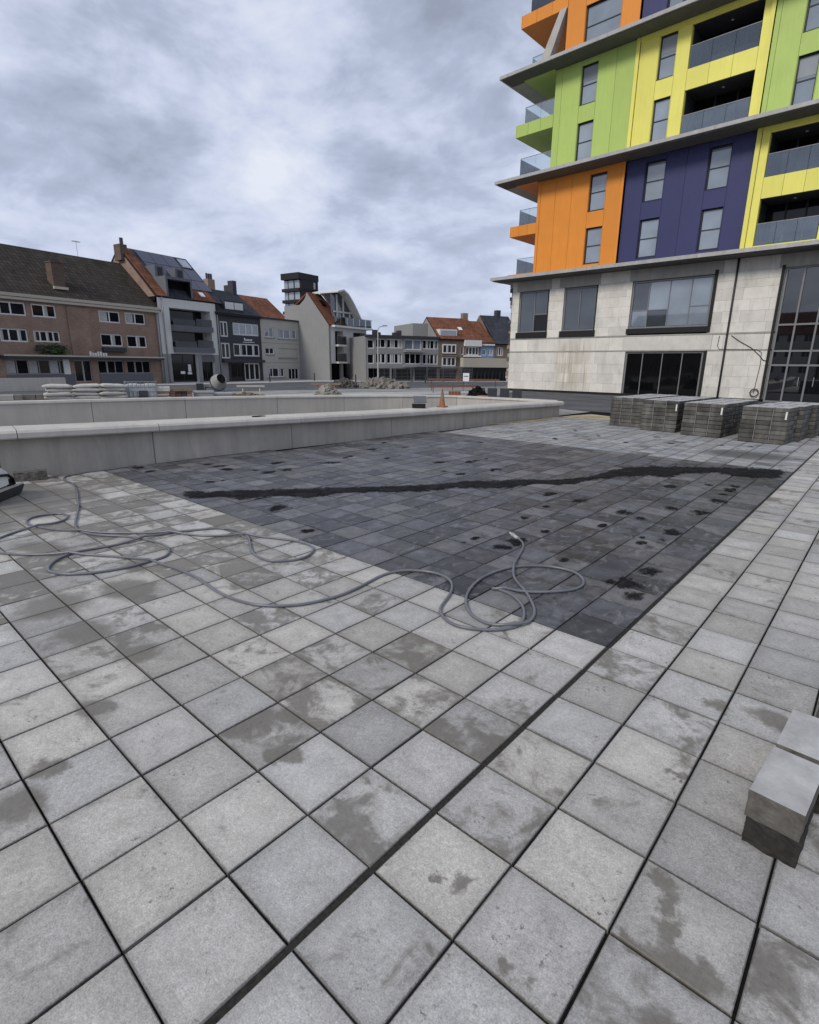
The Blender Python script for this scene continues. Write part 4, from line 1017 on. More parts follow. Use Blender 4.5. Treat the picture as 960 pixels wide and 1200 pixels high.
h = thing('brick_bay_house', 'narrow tan brick house with a bay window and a white dormer', 'house', P2, ROT2)
op = [(9.7, 11.6, 3.3, 4.4), (9.7, 11.6, 1.8, 2.9), (9.5, 11.8, .05, 1.45)]
facade('front_wall', 9.25, 12.03, 0, 5.05, op, 'brick_tan', h); shell(h, 9.25, 12.03, 5.05, 7, 'brick_tan')
hwin(h, *op[0], 3, pane='pane_house', t=.14, curt=.3, y=-.12); hwin(h, *op[1], 3, pane='pane_house', t=.14, y=-.12, curt=.3); hwin(h, *op[2], 3, 'frame_dark', 'pane_dark', name='shop_window')
for z_ in (1.55, 2.95): box('bay_sill', 9.6, 11.7, -.28, -.004, z_, z_ + .2, 'brick_tan', h)
roof('roof', [(9.2, -.25, 5.0), (12.05, -.25, 5.0), (12.05, 3.6, 7.75), (9.2, 3.6, 7.75)], 'tile_orange', h); roof('roof', [(12.05, 7.3, 5.1), (9.2, 7.3, 5.1), (9.2, 3.605, 7.75), (12.05, 3.605, 7.75)], 'tile_orange', h)
mesh('gable', [(9.22, .2, 4.95), (9.22, 6.9, 4.95), (9.22, 3.6, 7.6), (9.32, .2, 4.95), (9.32, 6.9, 4.95), (9.32, 3.6, 7.6)], [(0, 2, 1), (3, 4, 5), (0, 3, 5, 2), (1, 2, 5, 4)], 'render_grey', h)
box('rear_wing', 7.2, 9.18, 3.2, 9.5, 5.0, 6.9, 'render_grey', h)
d_ = box('dormer', 9.5, 11.9, .35, 2.4, 5.15, 6.15, 'paint_white', h); box('dormer_window', 9.7, 11.7, .31, .345, 5.35, 6.0, 'pane_sky', d_)

h = thing('white_bay_house', 'house with a white boxed bay under the long red roof', 'house', P2, ROT2)
facade('front_wall', 12.05, 15.1, 0, 4.95, [(13.0, 14.9, 3.15, 4.2), (12.3, 12.75, 3.2, 4.2)], 'brick_tan', h); shell(h, 12.05, 15.1, 4.95, 7, 'brick_tan')
box('bay_head', 12.7, 15.05, -.4, -.004, 4.22, 4.95, 'paint_white', h); hwin(h, 13.0, 14.9, 3.15, 4.2, 4, pane='pane_dark', t=.13); hwin(h, 12.3, 12.75, 3.2, 4.2, 1, pane='pane_dark', t=.1)
box('bay_sill', 12.7, 15.05, -.4, -.004, 2.95, 3.14, 'paint_white', h)
roof('roof', [(12.06, -.25, 5.0), (15.1, -.25, 5.0), (15.1, 3.6, 7.75), (12.06, 3.6, 7.75)], 'tile_orange', h); roof('roof', [(15.1, 7.3, 5.1), (12.06, 7.3, 5.1), (12.06, 3.605, 7.75), (15.1, 3.605, 7.75)], 'tile_orange', h)
box('chimney', 14.3, 15.0, 3.3, 4.0, 7.3, 8.4, 'brick_brown', h); roof('roof_window', [(12.7, 1.3, 6.2), (13.2, 1.3, 6.2), (13.2, 1.8, 6.56), (12.7, 1.8, 6.56)], 'paint_white', h, .05)
h = thing('blue_front_house', 'small house with pale blue upper front under red tiles', 'house', P2, ROT2)
facade('front_wall', 15.11, 17.1, 0, 4.55, [(15.3, 16.0, 3.15, 3.95), (16.2, 16.95, 3.15, 3.95)], 'blue_paint', h); shell(h, 15.11, 17.1, 4.55, 7, 'brick_tan')
hwin(h, 15.3, 16.0, 3.15, 3.95, 1, pane='pane_mid', t=.12); hwin(h, 16.2, 16.95, 3.15, 3.95, 2, pane='pane_mid', t=.12)
box('cornice', 15.12, 17.09, -.2, -.004, 4.35, 4.55, 'paint_white', h)
roof('roof', [(15.11, -.2, 4.7), (17.1, -.2, 4.7), (17.1, 3.6, 7.5), (15.11, 3.6, 7.5)], 'tile_orange', h); roof('roof', [(17.1, 7.3, 4.8), (15.11, 7.3, 4.8), (15.11, 3.605, 7.5), (17.1, 3.605, 7.5)], 'tile_orange', h)
h = thing('slate_roof_house', 'tan house with a steep black slate roof and chimney beside the tower', 'house', P2, ROT2)
facade('front_wall', 17.11, 21.5, 0, 4.6, [(17.5, 18.5, 3.15, 4.2), (19.2, 20.4, 3.15, 4.2)], 'brick_tan', h); shell(h, 17.11, 21.5, 4.6, 7, 'brick_tan')
hwin(h, 17.5, 18.5, 3.15, 4.2, 3, pane='pane_house', t=.1, curt=.5); hwin(h, 19.2, 20.4, 3.15, 4.2, 3, pane='pane_house', t=.1)
roof('roof', [(17.11, -.3, 4.6), (21.5, -.3, 4.6), (21.5, 3.9, 8.3), (17.11, 3.9, 8.3)], 'tile_slate', h); roof('roof', [(21.5, 8.0, 4.7), (17.11, 8.0, 4.7), (17.11, 3.905, 8.3), (21.5, 3.905, 8.3)], 'tile_slate', h)
mesh('gable', [(17.0, .2, 4.6), (17.0, 7.5, 4.6), (17.0, 3.9, 8.25), (17.1, .2, 4.6), (17.1, 7.5, 4.6), (17.1, 3.9, 8.25)], [(0, 2, 1), (3, 4, 5), (0, 3, 5, 2), (1, 2, 5, 4)], 'brick_tan', h)
box('chimney', 19.5, 20.1, 3.6, 4.3, 8.0, 9.0, 'cladding_dark_and_shade', h)
h = thing('shop_front', 'long concrete shop fascia over dark glazing below the bay houses', 'shop', P2, ROT2)
box('fascia', 12.06, 18.7, -1.2, -.42, 1.7, 2.82, 'fascia_cream', h)
for i in range(6): hwin(h, 12.1 + i * 1.1, 13.15 + i * 1.1, .02, 1.68, 2, 'frame_dark', 'pane_dark', y=-.9, name='shop_window')

# ---- houses across the square, behind the photographer (seen mirrored in the tower's glazing)
for q, (x_, wd, ze, zr, m, rm, lb) in enumerate(((-52, 19, 9.5, 13.0, 'brick_brown', 'tile_brown', 'brown brick house across the square from the tower'), (-32.5, 16, 8.2, 12.2, 'render_cream', 'tile_orange', 'cream house with red roof facing the tower across the square'), (-16, 22, 10.5, 14.5, 'brick_tan', 'tile_slate', 'long tan house facing the tower glazing'), (6.5, 18, 8.8, 12.4, 'render_grey', 'tile_brown', 'grey rendered house beside the long tan house'))):
    h = thing('townhouse', lb, 'house', (x_ + wd, -46 - (q % 2) * .4, -.05), 180, 'houses on the near side of the square')
    op = [(1.2 + i * 2.6, 2.7 + i * 2.6, z_, z_ + 1.5) for i in range(int((wd - 1.5) // 2.6)) for z_ in (1.0, 3.9, 6.6)]
    facade('front_wall', 0, wd, 0, ze, op, m, h); shell(h, 0, wd, ze, 9, m)
    for o_ in op: hwin(h, *o_, n_=2, curt=.3)
    gable_roof(h, -.1, wd + .1, ze, zr, 4.6, rm, .25)
# ---- far dark tower block
h = thing('far_dark_tower', 'distant black tower block with balconies rising above the roofs', 'tower', (-118.9, 91.8, -.05), 98)
box('core', 0, 6.2, -.1, 6.0, 0, 22.6, 'black_trim', h)
for i in range(7):
    z_ = 3.2 + i * 2.75
    box('balcony_slab', -.9, 6.25, -.1, 6.1, z_, z_ + .75, 'black_trim', h)
    for (a, b) in ((.5, 2.2), (2.6, 4.4), (4.7, 5.8)): box('window', -.06, -.005, a, b, z_ + .8, z_ + 2.7, 'pane_sky', h)
    box('window', 4.4, 5.1, -.17, -.105, z_ + .95, z_ + 2.5, 'pane_sky', h)
box('parapet', -1.0, 6.35, -.2, 6.2, 22.6, 24.1, 'black_trim', h)

# ================================================================== PAVER STACKS
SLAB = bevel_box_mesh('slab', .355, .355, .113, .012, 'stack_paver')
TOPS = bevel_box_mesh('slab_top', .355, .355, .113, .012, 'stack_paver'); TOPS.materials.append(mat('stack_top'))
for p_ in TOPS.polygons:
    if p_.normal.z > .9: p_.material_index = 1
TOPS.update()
def paver_stack(x, y, rz, label, seed, nx=3, ny=3, nl=8):
    rng = random.Random(seed)
    t = thing('paver_stack', label, 'paver stack', (x, y, 0), rz, 'strapped paver stacks in front of the tower')
    for l_ in range(nl):
        for i in range(nx):
            for j in range(ny):
                if 0 < i < nx - 1 and 0 < j < ny - 1 and l_ < nl - 1: continue
                o = bpy.data.objects.new('slab', TOPS if l_ == nl - 1 else SLAB); link(o, t)
                o.location = (.18 + i * .366 + rng.gauss(0, .006), .18 + j * .366 + rng.gauss(0, .006), .060 + l_ * .1195)
                o.rotation_euler = (0, 0, rng.gauss(0, .008))
    for s_ in (.365, .735):
        mb_ = MB().box(s_ - .005, s_ + .005, -.012, -.006, .03, .955).box(s_ - .005, s_ + .005, -.012, 1.1, .957, .962)
        mb_.build('strap', 'grey_metal', t)
    if seed in (23, 26, 29): box('label_sheet', 1.02, 1.06, -.02, -.014, .66, .86, 'paint_white', t)
    return t
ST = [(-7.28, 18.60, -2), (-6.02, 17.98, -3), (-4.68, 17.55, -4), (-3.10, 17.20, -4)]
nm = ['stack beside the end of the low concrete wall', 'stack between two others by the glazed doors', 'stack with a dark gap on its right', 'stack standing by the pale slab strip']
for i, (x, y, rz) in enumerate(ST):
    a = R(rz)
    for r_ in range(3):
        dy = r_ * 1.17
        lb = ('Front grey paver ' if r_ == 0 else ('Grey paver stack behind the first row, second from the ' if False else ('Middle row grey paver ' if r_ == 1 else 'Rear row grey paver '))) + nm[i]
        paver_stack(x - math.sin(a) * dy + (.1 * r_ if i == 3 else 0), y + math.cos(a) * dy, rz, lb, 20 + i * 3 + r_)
# cart wheel and white box beyond the stacks
t = thing('hand_cart', 'small hand cart with black wheel and white box behind the paver stacks', 'cart', (-1.15, 20.9, 0), 15)
wh = MB()
for i in range(20):
    a0, a1 = 2 * math.pi * i / 20, 2 * math.pi * (i + 1) / 20
    wh.cyl((.35 + .24 * math.cos(a0), 0, .26 + .24 * math.sin(a0)), (.35 + .24 * math.cos(a1), 0, .26 + .24 * math.sin(a1)), .045, n=8, caps=False)
wh.build('wheel', 'rubber', t, True)
MB().cyl((.35, -.04, .26), (.35, .04, .26), .09, n=12).build('hub', 'steel', t)
box('axle_frame', .1, 1.3, .06, .6, .30, .36, 'frame_dark', t); box('tray', 0, 1.4, .06, .8, .36, .62, 'frame_dark', t); box('white_box', -.32, .02, -.15, .2, .0, .30, 'paint_white', t)
tube('handle', [(1.3, .1, .55), (1.7, .1, .75), (2.0, .1, .95)], .02, 'steel', t)

# ================================================================== FOREGROUND BLOCKS
def rough(name, sx_, sy_, sz_, m, top, parent, loc, rz, amp=.008, seed=0):
    bm = bmesh.new(); bmesh.ops.create_cube(bm, size=1)
    bmesh.ops.subdivide_edges(bm, edges=list(bm.edges), cuts=9, use_grid_fill=True)
    for v_ in bm.verts:
        c_ = v_.co.copy(); p_ = Vector((c_.x * sx_, c_.y * sy_, c_.z * sz_))
        q = p_ * 26 + Vector((seed * 3.1, 0, 0))
        d = amp * (noise.noise(q) + .6 * noise.noise(q * 2.6))
        side = abs(c_.z) < .49
        n_ = Vector((c_.x if abs(c_.x) > .49 else 0, c_.y if abs(c_.y) > .49 else 0, c_.z if abs(c_.z) > .49 else 0)).normalized()
        if side or c_.z < 0: p_ += n_ * d * 1.5
        else: p_ += Vector((n_.x, n_.y, 0)) * d * .4 + Vector((0, 0, d * .12))
        v_.co = p_
    me = bpy.data.meshes.new(name); bm.to_mesh(me); bm.free()
    me.materials.append(mat(m)); me.materials.append(mat(top))
    for p_ in me.polygons:
        if p_.normal.z > .85 and p_.center.z > 0: p_.material_index = 1
        p_.use_smooth = False
    o = link(bpy.data.objects.new(name, me), parent); o.location = loc; o.rotation_euler = (0, 0, R(rz)); return o
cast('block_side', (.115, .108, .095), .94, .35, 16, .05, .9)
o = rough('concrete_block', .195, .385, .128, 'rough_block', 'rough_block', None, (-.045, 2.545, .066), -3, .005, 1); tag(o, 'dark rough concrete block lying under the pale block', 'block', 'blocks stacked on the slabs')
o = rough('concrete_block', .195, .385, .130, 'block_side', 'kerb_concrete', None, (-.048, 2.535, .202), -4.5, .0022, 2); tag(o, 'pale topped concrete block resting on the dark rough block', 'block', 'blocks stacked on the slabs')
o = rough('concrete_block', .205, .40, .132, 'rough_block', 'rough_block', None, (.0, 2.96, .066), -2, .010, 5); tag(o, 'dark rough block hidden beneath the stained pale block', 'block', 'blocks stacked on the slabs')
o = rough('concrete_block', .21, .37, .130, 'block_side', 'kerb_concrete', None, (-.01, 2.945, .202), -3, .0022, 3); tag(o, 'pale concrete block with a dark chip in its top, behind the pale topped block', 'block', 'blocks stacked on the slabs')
o = rough('concrete_block', .20, .36, .125, 'block_side', 'block_side', None, (.10, 3.42, .0635), 4, .008, 4); tag(o, 'single grey block lying behind the stacked pale blocks', 'block', 'blocks stacked on the slabs')

# loose block against the wall
o = rough('concrete_block', .22, .46, .15, 'block_side', 'block_side', None, (-10.80, 2.45, .075), -14, .008, 8); tag(o, 'lone dark grey block lying at the foot of the low wall', 'block')

# ================================================================== HOSE
HOSE = [(-10.80,4.19),(-10.78,3.87),(-10.75,3.63),(-10.78,3.40),(-10.72,3.10),(-10.60,2.90),(-10.33,2.80),(-9.92,2.81),(-9.28,2.67),(-8.68,2.49),(-8.21,2.35),(-7.69,2.16),(-7.24,2.00),(-6.99,1.97),(-6.71,2.03),(-6.49,2.18),(-6.29,2.30),(-6.04,2.38),(-5.80,2.42),(-5.61,2.40),(-5.47,2.34),(-5.38,2.25),(-5.36,2.09),(-5.35,1.92),(-5.38,1.77),(-5.43,1.61),(-5.53,1.46),(-5.66,1.36),(-5.81,1.32),(-5.96,1.37),(-6.10,1.48),(-6.18,1.61),(-6.21,1.74),(-6.16,1.93),(-6.14,2.10),(-6.15,2.31),(-6.16,2.53),(-6.12,2.74),(-6.05,2.89),(-5.98,3.02),(-5.89,3.16),(-5.72,3.24),(-5.51,3.25),(-5.31,3.20),(-5.06,3.06),(-4.83,2.94),(-4.63,2.91),(-4.48,2.93),(-4.38,3.02),(-4.32,3.13),(-4.32,3.27),(-4.39,3.40),(-4.50,3.49),(-4.63,3.52),(-4.81,3.50),(-5.02,3.42),(-5.24,3.31),(-5.43,3.23),(-5.57,3.06),(-5.74,2.89),(-5.94,2.78),(-6.13,2.67),(-6.31,2.50),(-6.49,2.33),(-6.69,2.16),(-6.85,2.03),(-7.04,1.91),(-7.26,1.78),(-7.49,1.70),(-7.69,1.64),(-7.88,1.65),(-8.03,1.73),(-8.09,1.86),(-8.04,2.02),(-7.92,2.10),(-7.76,2.08),(-7.62,1.99),(-7.56,1.86),(-7.53,1.69),(-7.51,1.51),(-7.42,1.36),(-7.32,1.24),(-7.22,1.12),(-7.10,1.04),(-6.93,1.05),(-6.73,1.14),(-6.53,1.27),(-6.37,1.42),(-6.22,1.58),(-6.04,1.72),(-5.84,1.86),(-5.63,1.99),(-5.41,2.07),(-5.18,2.14),(-4.89,2.19),(-4.62,2.20),(-4.44,2.19),(-4.22,2.17),(-4.04,2.17),(-3.87,2.19),(-3.71,2.24),(-3.58,2.32),(-3.47,2.43),(-3.40,2.55),(-3.35,2.70),(-3.32,2.86),(-3.33,3.08),(-3.36,3.27),(-3.38,3.46),(-3.34,3.60),(-3.27,3.71),(-3.13,3.80),(-2.99,3.83),(-2.84,3.79),(-2.73,3.69),(-2.64,3.55),(-2.57,3.37),(-2.52,3.25),(-2.44,3.16),(-2.29,3.09),(-2.15,3.11),(-2.02,3.19),(-1.93,3.29),(-1.88,3.41),(-1.90,3.53),(-1.99,3.70),(-2.12,3.83),(-2.26,3.90),(-2.38,3.91),(-2.43,3.89),(-2.38,3.90),(-2.27,3.97),(-2.11,4.07),(-1.98,4.21),(-1.88,4.35),(-1.85,4.49),(-1.88,4.61),(-1.96,4.72),(-2.09,4.79),(-2.26,4.77),(-2.42,4.68),(-2.56,4.50),(-2.63,4.28),(-2.64,4.03),(-2.59,3.80),(-2.51,3.61),(-2.41,3.46),(-2.27,3.33),(-2.10,3.28),(-1.95,3.32),(-1.86,3.42),(-1.85,3.56),(-1.90,3.72),(-2.02,3.88),(-2.18,4.05),(-2.37,4.20),(-2.50,4.37),(-2.62,4.61),(-2.73,4.90),(-2.82,5.13),(-2.93,5.27),(-3.03,5.34)]
def catmull(pl, sub):
    o = []
    for i in range(len(pl) - 1):
        p0, p1, p2, p3 = [Vector((*pl[max(0, min(len(pl) - 1, i + q))], 0)) for q in (-1, 0, 1, 2)]
        for s_ in range(sub):
            t = s_ / sub
            o.append(.5 * ((2 * p1) + (-p0 + p2) * t + (2 * p0 - 5 * p1 + 4 * p2 - p3) * t * t + (-p0 + 3 * p1 - 3 * p2 + p3) * t ** 3))
    o.append(Vector((*pl[-1], 0))); return o
hp = catmull(HOSE, 4)
# light smoothing of traced wobble
for _ in range(3): hp = [hp[0]] + [(hp[i - 1] + hp[i] * 2 + hp[i + 1]) / 4 for i in range(1, len(hp) - 1)] + [hp[-1]]
HR = .0128
zz = [HR + .001] * len(hp)
for i in range(len(hp)):
    for j in range(0, i - 10):
        if (hp[i].xy - hp[j].xy).length < HR * 2.2: zz[i] = max(zz[i], zz[j] + HR * 1.95)
for _ in range(6): zz = [zz[0]] + [max(zz[i], (zz[i - 1] + zz[i + 1]) / 2 - .0002) for i in range(1, len(zz) - 1)] + [zz[-1]]
for p_, z_ in zip(hp, zz): p_.z = z_
ho = thing('garden_hose', 'long grey water hose lying in loose loops over pale and dark slabs', 'hose', (0, 0, 0))
tube('hose_tube', hp, HR, 'hose_rubber', ho, 10)
a, b = hp[-4], hp[-1]; d = (b - a).normalized()
MB().cyl(b - d * .02, b + d * .10, .021, .019, 12).cyl(b + d * .10, b + d * .13, .025, .025, 12).cyl(b + d * .13, b + d * .20, .015, .015, 10).build('nozzle', 'kerb_concrete', ho, False)

# ================================================================== PLATE COMPACTOR (left edge)
t = thing('plate_compactor', 'white and black plate compactor standing on the slabs by the low wall', 'machine', (-9.53, 1.50, 0), 139)
prof = [(-.62, .16), (-.52, .03), (-.44, .004), (.44, .004), (.54, .03), (.63, .115), (.62, .135), (.50, .125), (-.50, .125), (-.60, .19)]
v = [(x_, y_, z_) for y_ in (-.28, .28) for x_, z_ in prof]; k_ = len(prof)
mesh('base_plate', v, [tuple(range(k_ - 1, -1, -1)), tuple(range(k_, 2 * k_))] + [(j, (j + 1) % k_, k_ + (j + 1) % k_, k_ + j) for j in range(k_)], 'frame_dark', t)
box('deck', -.46, .56, -.265, .265, .128, .155, 'cap_concrete', t)
prof = [(-.46, .18), (.30, .18), (.44, .20), (.45, .27), (.38, .37), (.22, .47), (.0, .55), (-.40, .58)]
v = []; k_ = len(prof)
for (y_, q) in ((-.23, .93), (-.20, 1), (.20, 1), (.23, .93)): v += [(x_ * q, y_, .18 + (z_ - .18) * q) for x_, z_ in prof]
f = [tuple(range(k_ - 1, -1, -1)), tuple(range(3 * k_, 4 * k_))] + [(r_ * k_ + j, r_ * k_ + (j + 1) % k_, (r_ + 1) * k_ + (j + 1) % k_, (r_ + 1) * k_ + j) for r_ in range(3) for j in range(k_)]
mesh('engine_cover', v, f, 'paint_white', t)
box('front_bumper', .34, .475, -.236, .236, .16, .262, 'rubber', t)
tube('side_guard', [(.44, -.25, .17), (.42, -.25, .26), (.32, -.25, .33), (.1, -.25, .36), (-.3, -.25, .36)], .02, 'rubber', t)
tube('side_guard', [(.44, .25, .17), (.42, .25, .26), (.32, .25, .33), (.1, .25, .36), (-.3, .25, .36)], .02, 'rubber', t)
tube('handle', [(-.42, -.2, .45), (-.75, -.2, .85), (-1.0, -.2, 1.0), (-1.0, .2, 1.0), (-.75, .2, .85), (-.42, .2, .45)], .018, 'steel', t)

# ================================================================== SMALL THINGS ON THE WALLS
t = thing('traffic_cone', 'worn orange traffic cone standing on the low concrete wall', 'cone', (-10.50, 13.35, .69), 10)
t.scale = (.78, .78, .95)
mb_ = MB().box(-.17, .17, -.17, .17, 0, .035); mb_.build('base', 'orange_plastic', t)
mb_ = MB().cyl((0, 0, .035), (0, 0, .58), .125, .025, 16); mb_.build('body', 'orange_plastic', t, False)
MB().cyl((0, 0, .30), (0, 0, .40), .079, .061, 16, False).build('reflective_band', 'rubble_stone', t, False)
t = thing('tool_case', 'black tool case with open lid on the low wall', 'tool case', (-10.68, 12.45, .70), 45)
t.scale = (1.15, 1.15, 1.1)
box('case', -.17, .17, -.10, .10, 0, .11, 'rubber', t)
o = box('lid', -.17, .17, -.012, .012, 0, .20, 'cladding_grey', t); o.location = (.05, .10, .14); o.rotation_euler = (R(-38), 0, R(6))
t = thing('work_gloves', 'crumpled dark gloves left on the wall cap', 'gloves', (-10.86, 7.0, .765), 90)
for i, (x_, y_) in enumerate(((-.07, 0), (.08, .02))):
    mb_ = MB()
    mb_.box(x_ - .06, x_ + .05, y_ - .035, y_ + .04, 0, .028)
    for q in range(4): mb_.cyl((x_ + .05, y_ - .027 + q * .018, .014), (x_ + .05 + (.07, .085, .08, .06)[q], y_ - .033 + q * .022, .012), .010, .008, 6)
    mb_.cyl((x_, y_ + .04, .014), (x_ + .05, y_ + .085, .012), .011, .008, 6)
    mb_.build('glove', 'soil' if i else 'rubber', t)
tb_ = [(-10.35, 15.3), (-10.0, 16.2), (-9.95, 17.2), (-9.75, 18.2), (-9.8, 19.2), (-9.55, 20.3), (-8.9, 21.2), (-8.0, 21.8)]
tag(tube('rope', [(p_.x, p_.y, .012) for p_ in catmull(tb_, 6)], .022, 'yellow_rope', None, 6), 'pale yellow rope lying along the foot of the low wall', 'rope')

# ================================================================== BUILDING SITE BEHIND THE WALLS
def bag_mesh(name, sx_, sy_, sz_, seed):
    bm = bmesh.new(); bmesh.ops.create_cube(bm, size=1)
    bmesh.ops.subdivide_edges(bm, edges=list(bm.edges), cuts=6, use_grid_fill=True)
    for v_ in bm.verts:
        c_ = v_.co * 2
        fx = (1 - abs(c_.x) ** 4) ; fy = (1 - abs(c_.y) ** 4)
        h_ = .35 + .65 * min(1, fx * 1.1) * min(1, fy * 1.1)
        z_ = c_.z / 2 * sz_ * h_
        w_ = noise.noise((c_.x * 2 + seed, c_.y * 2, c_.z)) * .02
        v_.co = Vector((c_.x / 2 * sx_ * (1 - .04 * abs(c_.z)), c_.y / 2 * sy_, z_ + w_))
    me = bpy.data.meshes.new(name); bm.to_mesh(me); bm.free(); me.materials.append(mat('bag_paper'))
    for p_ in me.polygons: p_.use_smooth = True
    return me
BM_ = [bag_mesh('cement_bag', .86, .62, .15, i) for i in range(3)]
rng = random.Random(4)
SB = [(-21.1, 6.0, 'stack beside the pile of flat stones'), (-20.9, 6.78, 'stack between the two other bag stacks'), (-20.65, 7.5, 'stack next to the caged water tank')]
for (x, y, nm_) in SB:
    for l_ in range(10):
        o = link(bpy.data.objects.new('cement_bag', BM_[rng.randrange(3)])); o.location = (x + rng.gauss(0, .03), y + rng.gauss(0, .03), .03 + l_ * .122); o.rotation_euler = (rng.gauss(0, .02), rng.gauss(0, .03), R(73 + rng.gauss(0, 4)))
        tag(o, ('Lowest', 'Second lowest', 'Third lowest', 'Fourth lowest', 'Fifth lowest', 'Fifth from top', 'Fourth from top', 'Third from top', 'Second from top', 'Topmost')[l_] + ' white cement bag of the ' + nm_, 'bag', 'cement bags behind the wall')
# caged water tank
t = thing('water_tank', 'translucent water tank in a grey wire cage beside the cement bags', 'tank', (-20.78, 8.02, .12), 66)
TK = bevel_box_mesh('tank_body', 1.0, .85, .86, .08, 'tank_plastic', 2); o = link(bpy.data.objects.new('tank_body', TK), t); o.location = (.5, .42, .62)
mb_ = MB()
for i in range(9): x_ = -.02 + i * .13; mb_.cyl((x_, -.03, .12), (x_, -.03, 1.14), .011, n=6)
for i in range(7): z_ = .14 + i * .165; mb_.cyl((-.02, -.03, z_), (1.02, -.03, z_), .011, n=6); mb_.cyl((1.02, -.03, z_), (1.02, .88, z_), .011, n=6); mb_.cyl((-.02, -.03, z_), (-.02, .88, z_), .011, n=6)
for i in range(6): y_ = .12 + i * .15; mb_.cyl((1.02, y_, .12), (1.02, y_, 1.14), .011, n=6); mb_.cyl((-.02, y_, .12), (-.02, y_, 1.14), .011, n=6)
mb_.build('wire_cage', 'steel', t); box('pallet', -.02, 1.02, -.03, .88, 0, .11, 'timber', t); MB().cyl((.5, .42, 1.05), (.5, .42, 1.12), .12, n=14).build('filler_cap', 'rubber', t); box('marking_plate', .42, .72, -.05, -.043, .50, .82, 'cladding_dark_and_shade', t)
# timber boards, brick crate, grey boxes
t = thing('board_stack', 'stack of pale boards on timber bearers next to the water tank', 'board stack', (-20.45, 8.93, .12), 66)
t.scale = (.62, .8, 1.0)
for l_ in range(3): box('bearer', .05, .75, .02, .9, l_ * .34, l_ * .34 + .1, 'timber', t); box('board', 0, .8, 0, .95, l_ * .34 + .105, l_ * .34 + .25, 'cap_concrete' if l_ != 1 else 'fascia_cream', t)
t = thing('brick_crate', 'open crate of red-brown bricks beside the stack of pale boards', 'crate', (-20.4, 9.42, .10), 66)
t.scale = (.78, 1, 1)
box('crate_base', 0, 1.05, 0, .8, 0, .12, 'timber', t); box('crate_back', 0, 1.05, .76, .8, .122, .85, 'timber', t)
for z_ in (.3, .55, .8): box('slat', -.01, 1.06, -.03, -.005, z_, z_ + .05, 'timber', t)
for i in range(4):
    for l_ in range(6): box('brick', .03 + i * .255, .26 + i * .255, .02, .7, .125 + l_ * .118, .23 + l_ * .118, ('brick_brown', 'cladding_dark_and_shade', 'red_board')[(i * 5 + l_ * 3) % 3] if (i + l_) % 3 else 'cladding_dark_and_shade', t)
for i, (x, y, sz_, nm_) in enumerate(((-20.3, 10.32, .86, 'grey crate standing between bricks and cement mixer'), (-20.05, 10.95, .78, 'low grey crate nearest the cement mixer'))):
    t = thing('site_crate', nm_, 'crate', (x, y, -.05), 62, 'grey crates by the mixer')
    box('crate', 0, .72, 0, .6, 0, sz_, 'render_grey', t); box('lid', -.02, .74, -.02, .62, sz_ + .003, sz_ + .06, 'grey_metal', t)
# piled flat stones far left
rng = random.Random(8)
for q, (x, y) in enumerate(((-21.75, 3.2), (-21.55, 4.15), (-21.35, 5.0))):
    t = thing('stone_pile', ('pile of flat tan stones ' + ('farthest from the cement bags', 'in the middle of the row before the bags', 'touching the cement bags')[q]), 'stone pile', (x, y, .05), 74, 'flat stone piles')
    t.scale = (.8, .8, 1)
    for l_ in range(5):
        xx = 0
        while xx < 1.05:
            wd = rng.uniform(.25, .5); box('stone', xx, min(1.1, xx + wd - .02), rng.uniform(0, .05), .7, l_ * .165, l_ * .165 + .155, rng.choice(('rubble_stone', 'stack_paver', 'timber', 'lintel_concrete')), t); xx += wd
tag(box('terrace_wall', -.15, .15, -14, 7.6, 0, .85, 'cap_concrete'), 'plain pale concrete barrier wall in front of the brown brick house', 'wall'); o = bpy.data.objects['terrace_wall']; o.location = (-43.5, 5.5, -.05); o.rotation_euler = (0, 0, R(6))
# cement mixer
t = thing('cement_mixer', 'small cement mixer with tilted round drum behind the wall', 'mixer', (-23.6, 13.0, .1), 60)
t.scale = (.88, .88, .92)
mb_ = MB(); dr = [(.0, .18), (.10, .34), (.40, .42), (.62, .38), (.86, .24), (.90, .25)]; ax = Vector((.40, -.78, .46)).normalized(); c0 = Vector((.05, .55, .82))
u_ = ax.orthogonal().normalized(); w_ = ax.cross(u_); vv = []; nseg = 24
for (l_, r_) in dr:
    for i in range(nseg): a_ = 2 * math.pi * i / nseg; vv.append(c0 + ax * l_ + (u_ * math.cos(a_) + w_ * math.sin(a_)) * r_)
ff = [(i * nseg + j, i * nseg + (j + 1) % nseg, (i + 1) * nseg + (j + 1) % nseg, (i + 1) * nseg + j) for i in range(len(dr) - 1) for j in range(nseg)] + [tuple(range(nseg - 1, -1, -1))]
mesh('drum', vv, ff, 'render_grey', t, True)
MB().cyl(c0 + ax * .38, c0 + ax * .44, .432, n=24).build('drum_ring', 'frame_dark', t)
MB().cyl(c0 + ax * .80, c0 + ax * .82, .235, n=24).build('drum_mouth', 'dark_interior', t)
for x_ in (-.45, .5):
    tube('leg', [(x_, -.35, 0), (x_ * .95, 0, .8), (x_, .55, 0)], .035, 'stack_paver', t)
tube('cross_bar', [(-.45, 0, .8), (.48, 0, .8)], .035, 'stack_paver', t); box('motor', -.85, -.5, -.15, .2, .6, 1.0, 'frame_dark', t)
rg = [(-.2 + .30 * math.cos(q * .35), -.5, .75 + .30 * math.sin(q * .35)) for q in range(19)]
for x_ in (-.35, .4): MB().cyl((x_ - .04, .5, .16), (x_ + .04, .5, .16), .16, n=16).build('wheel', 'rubber', t)
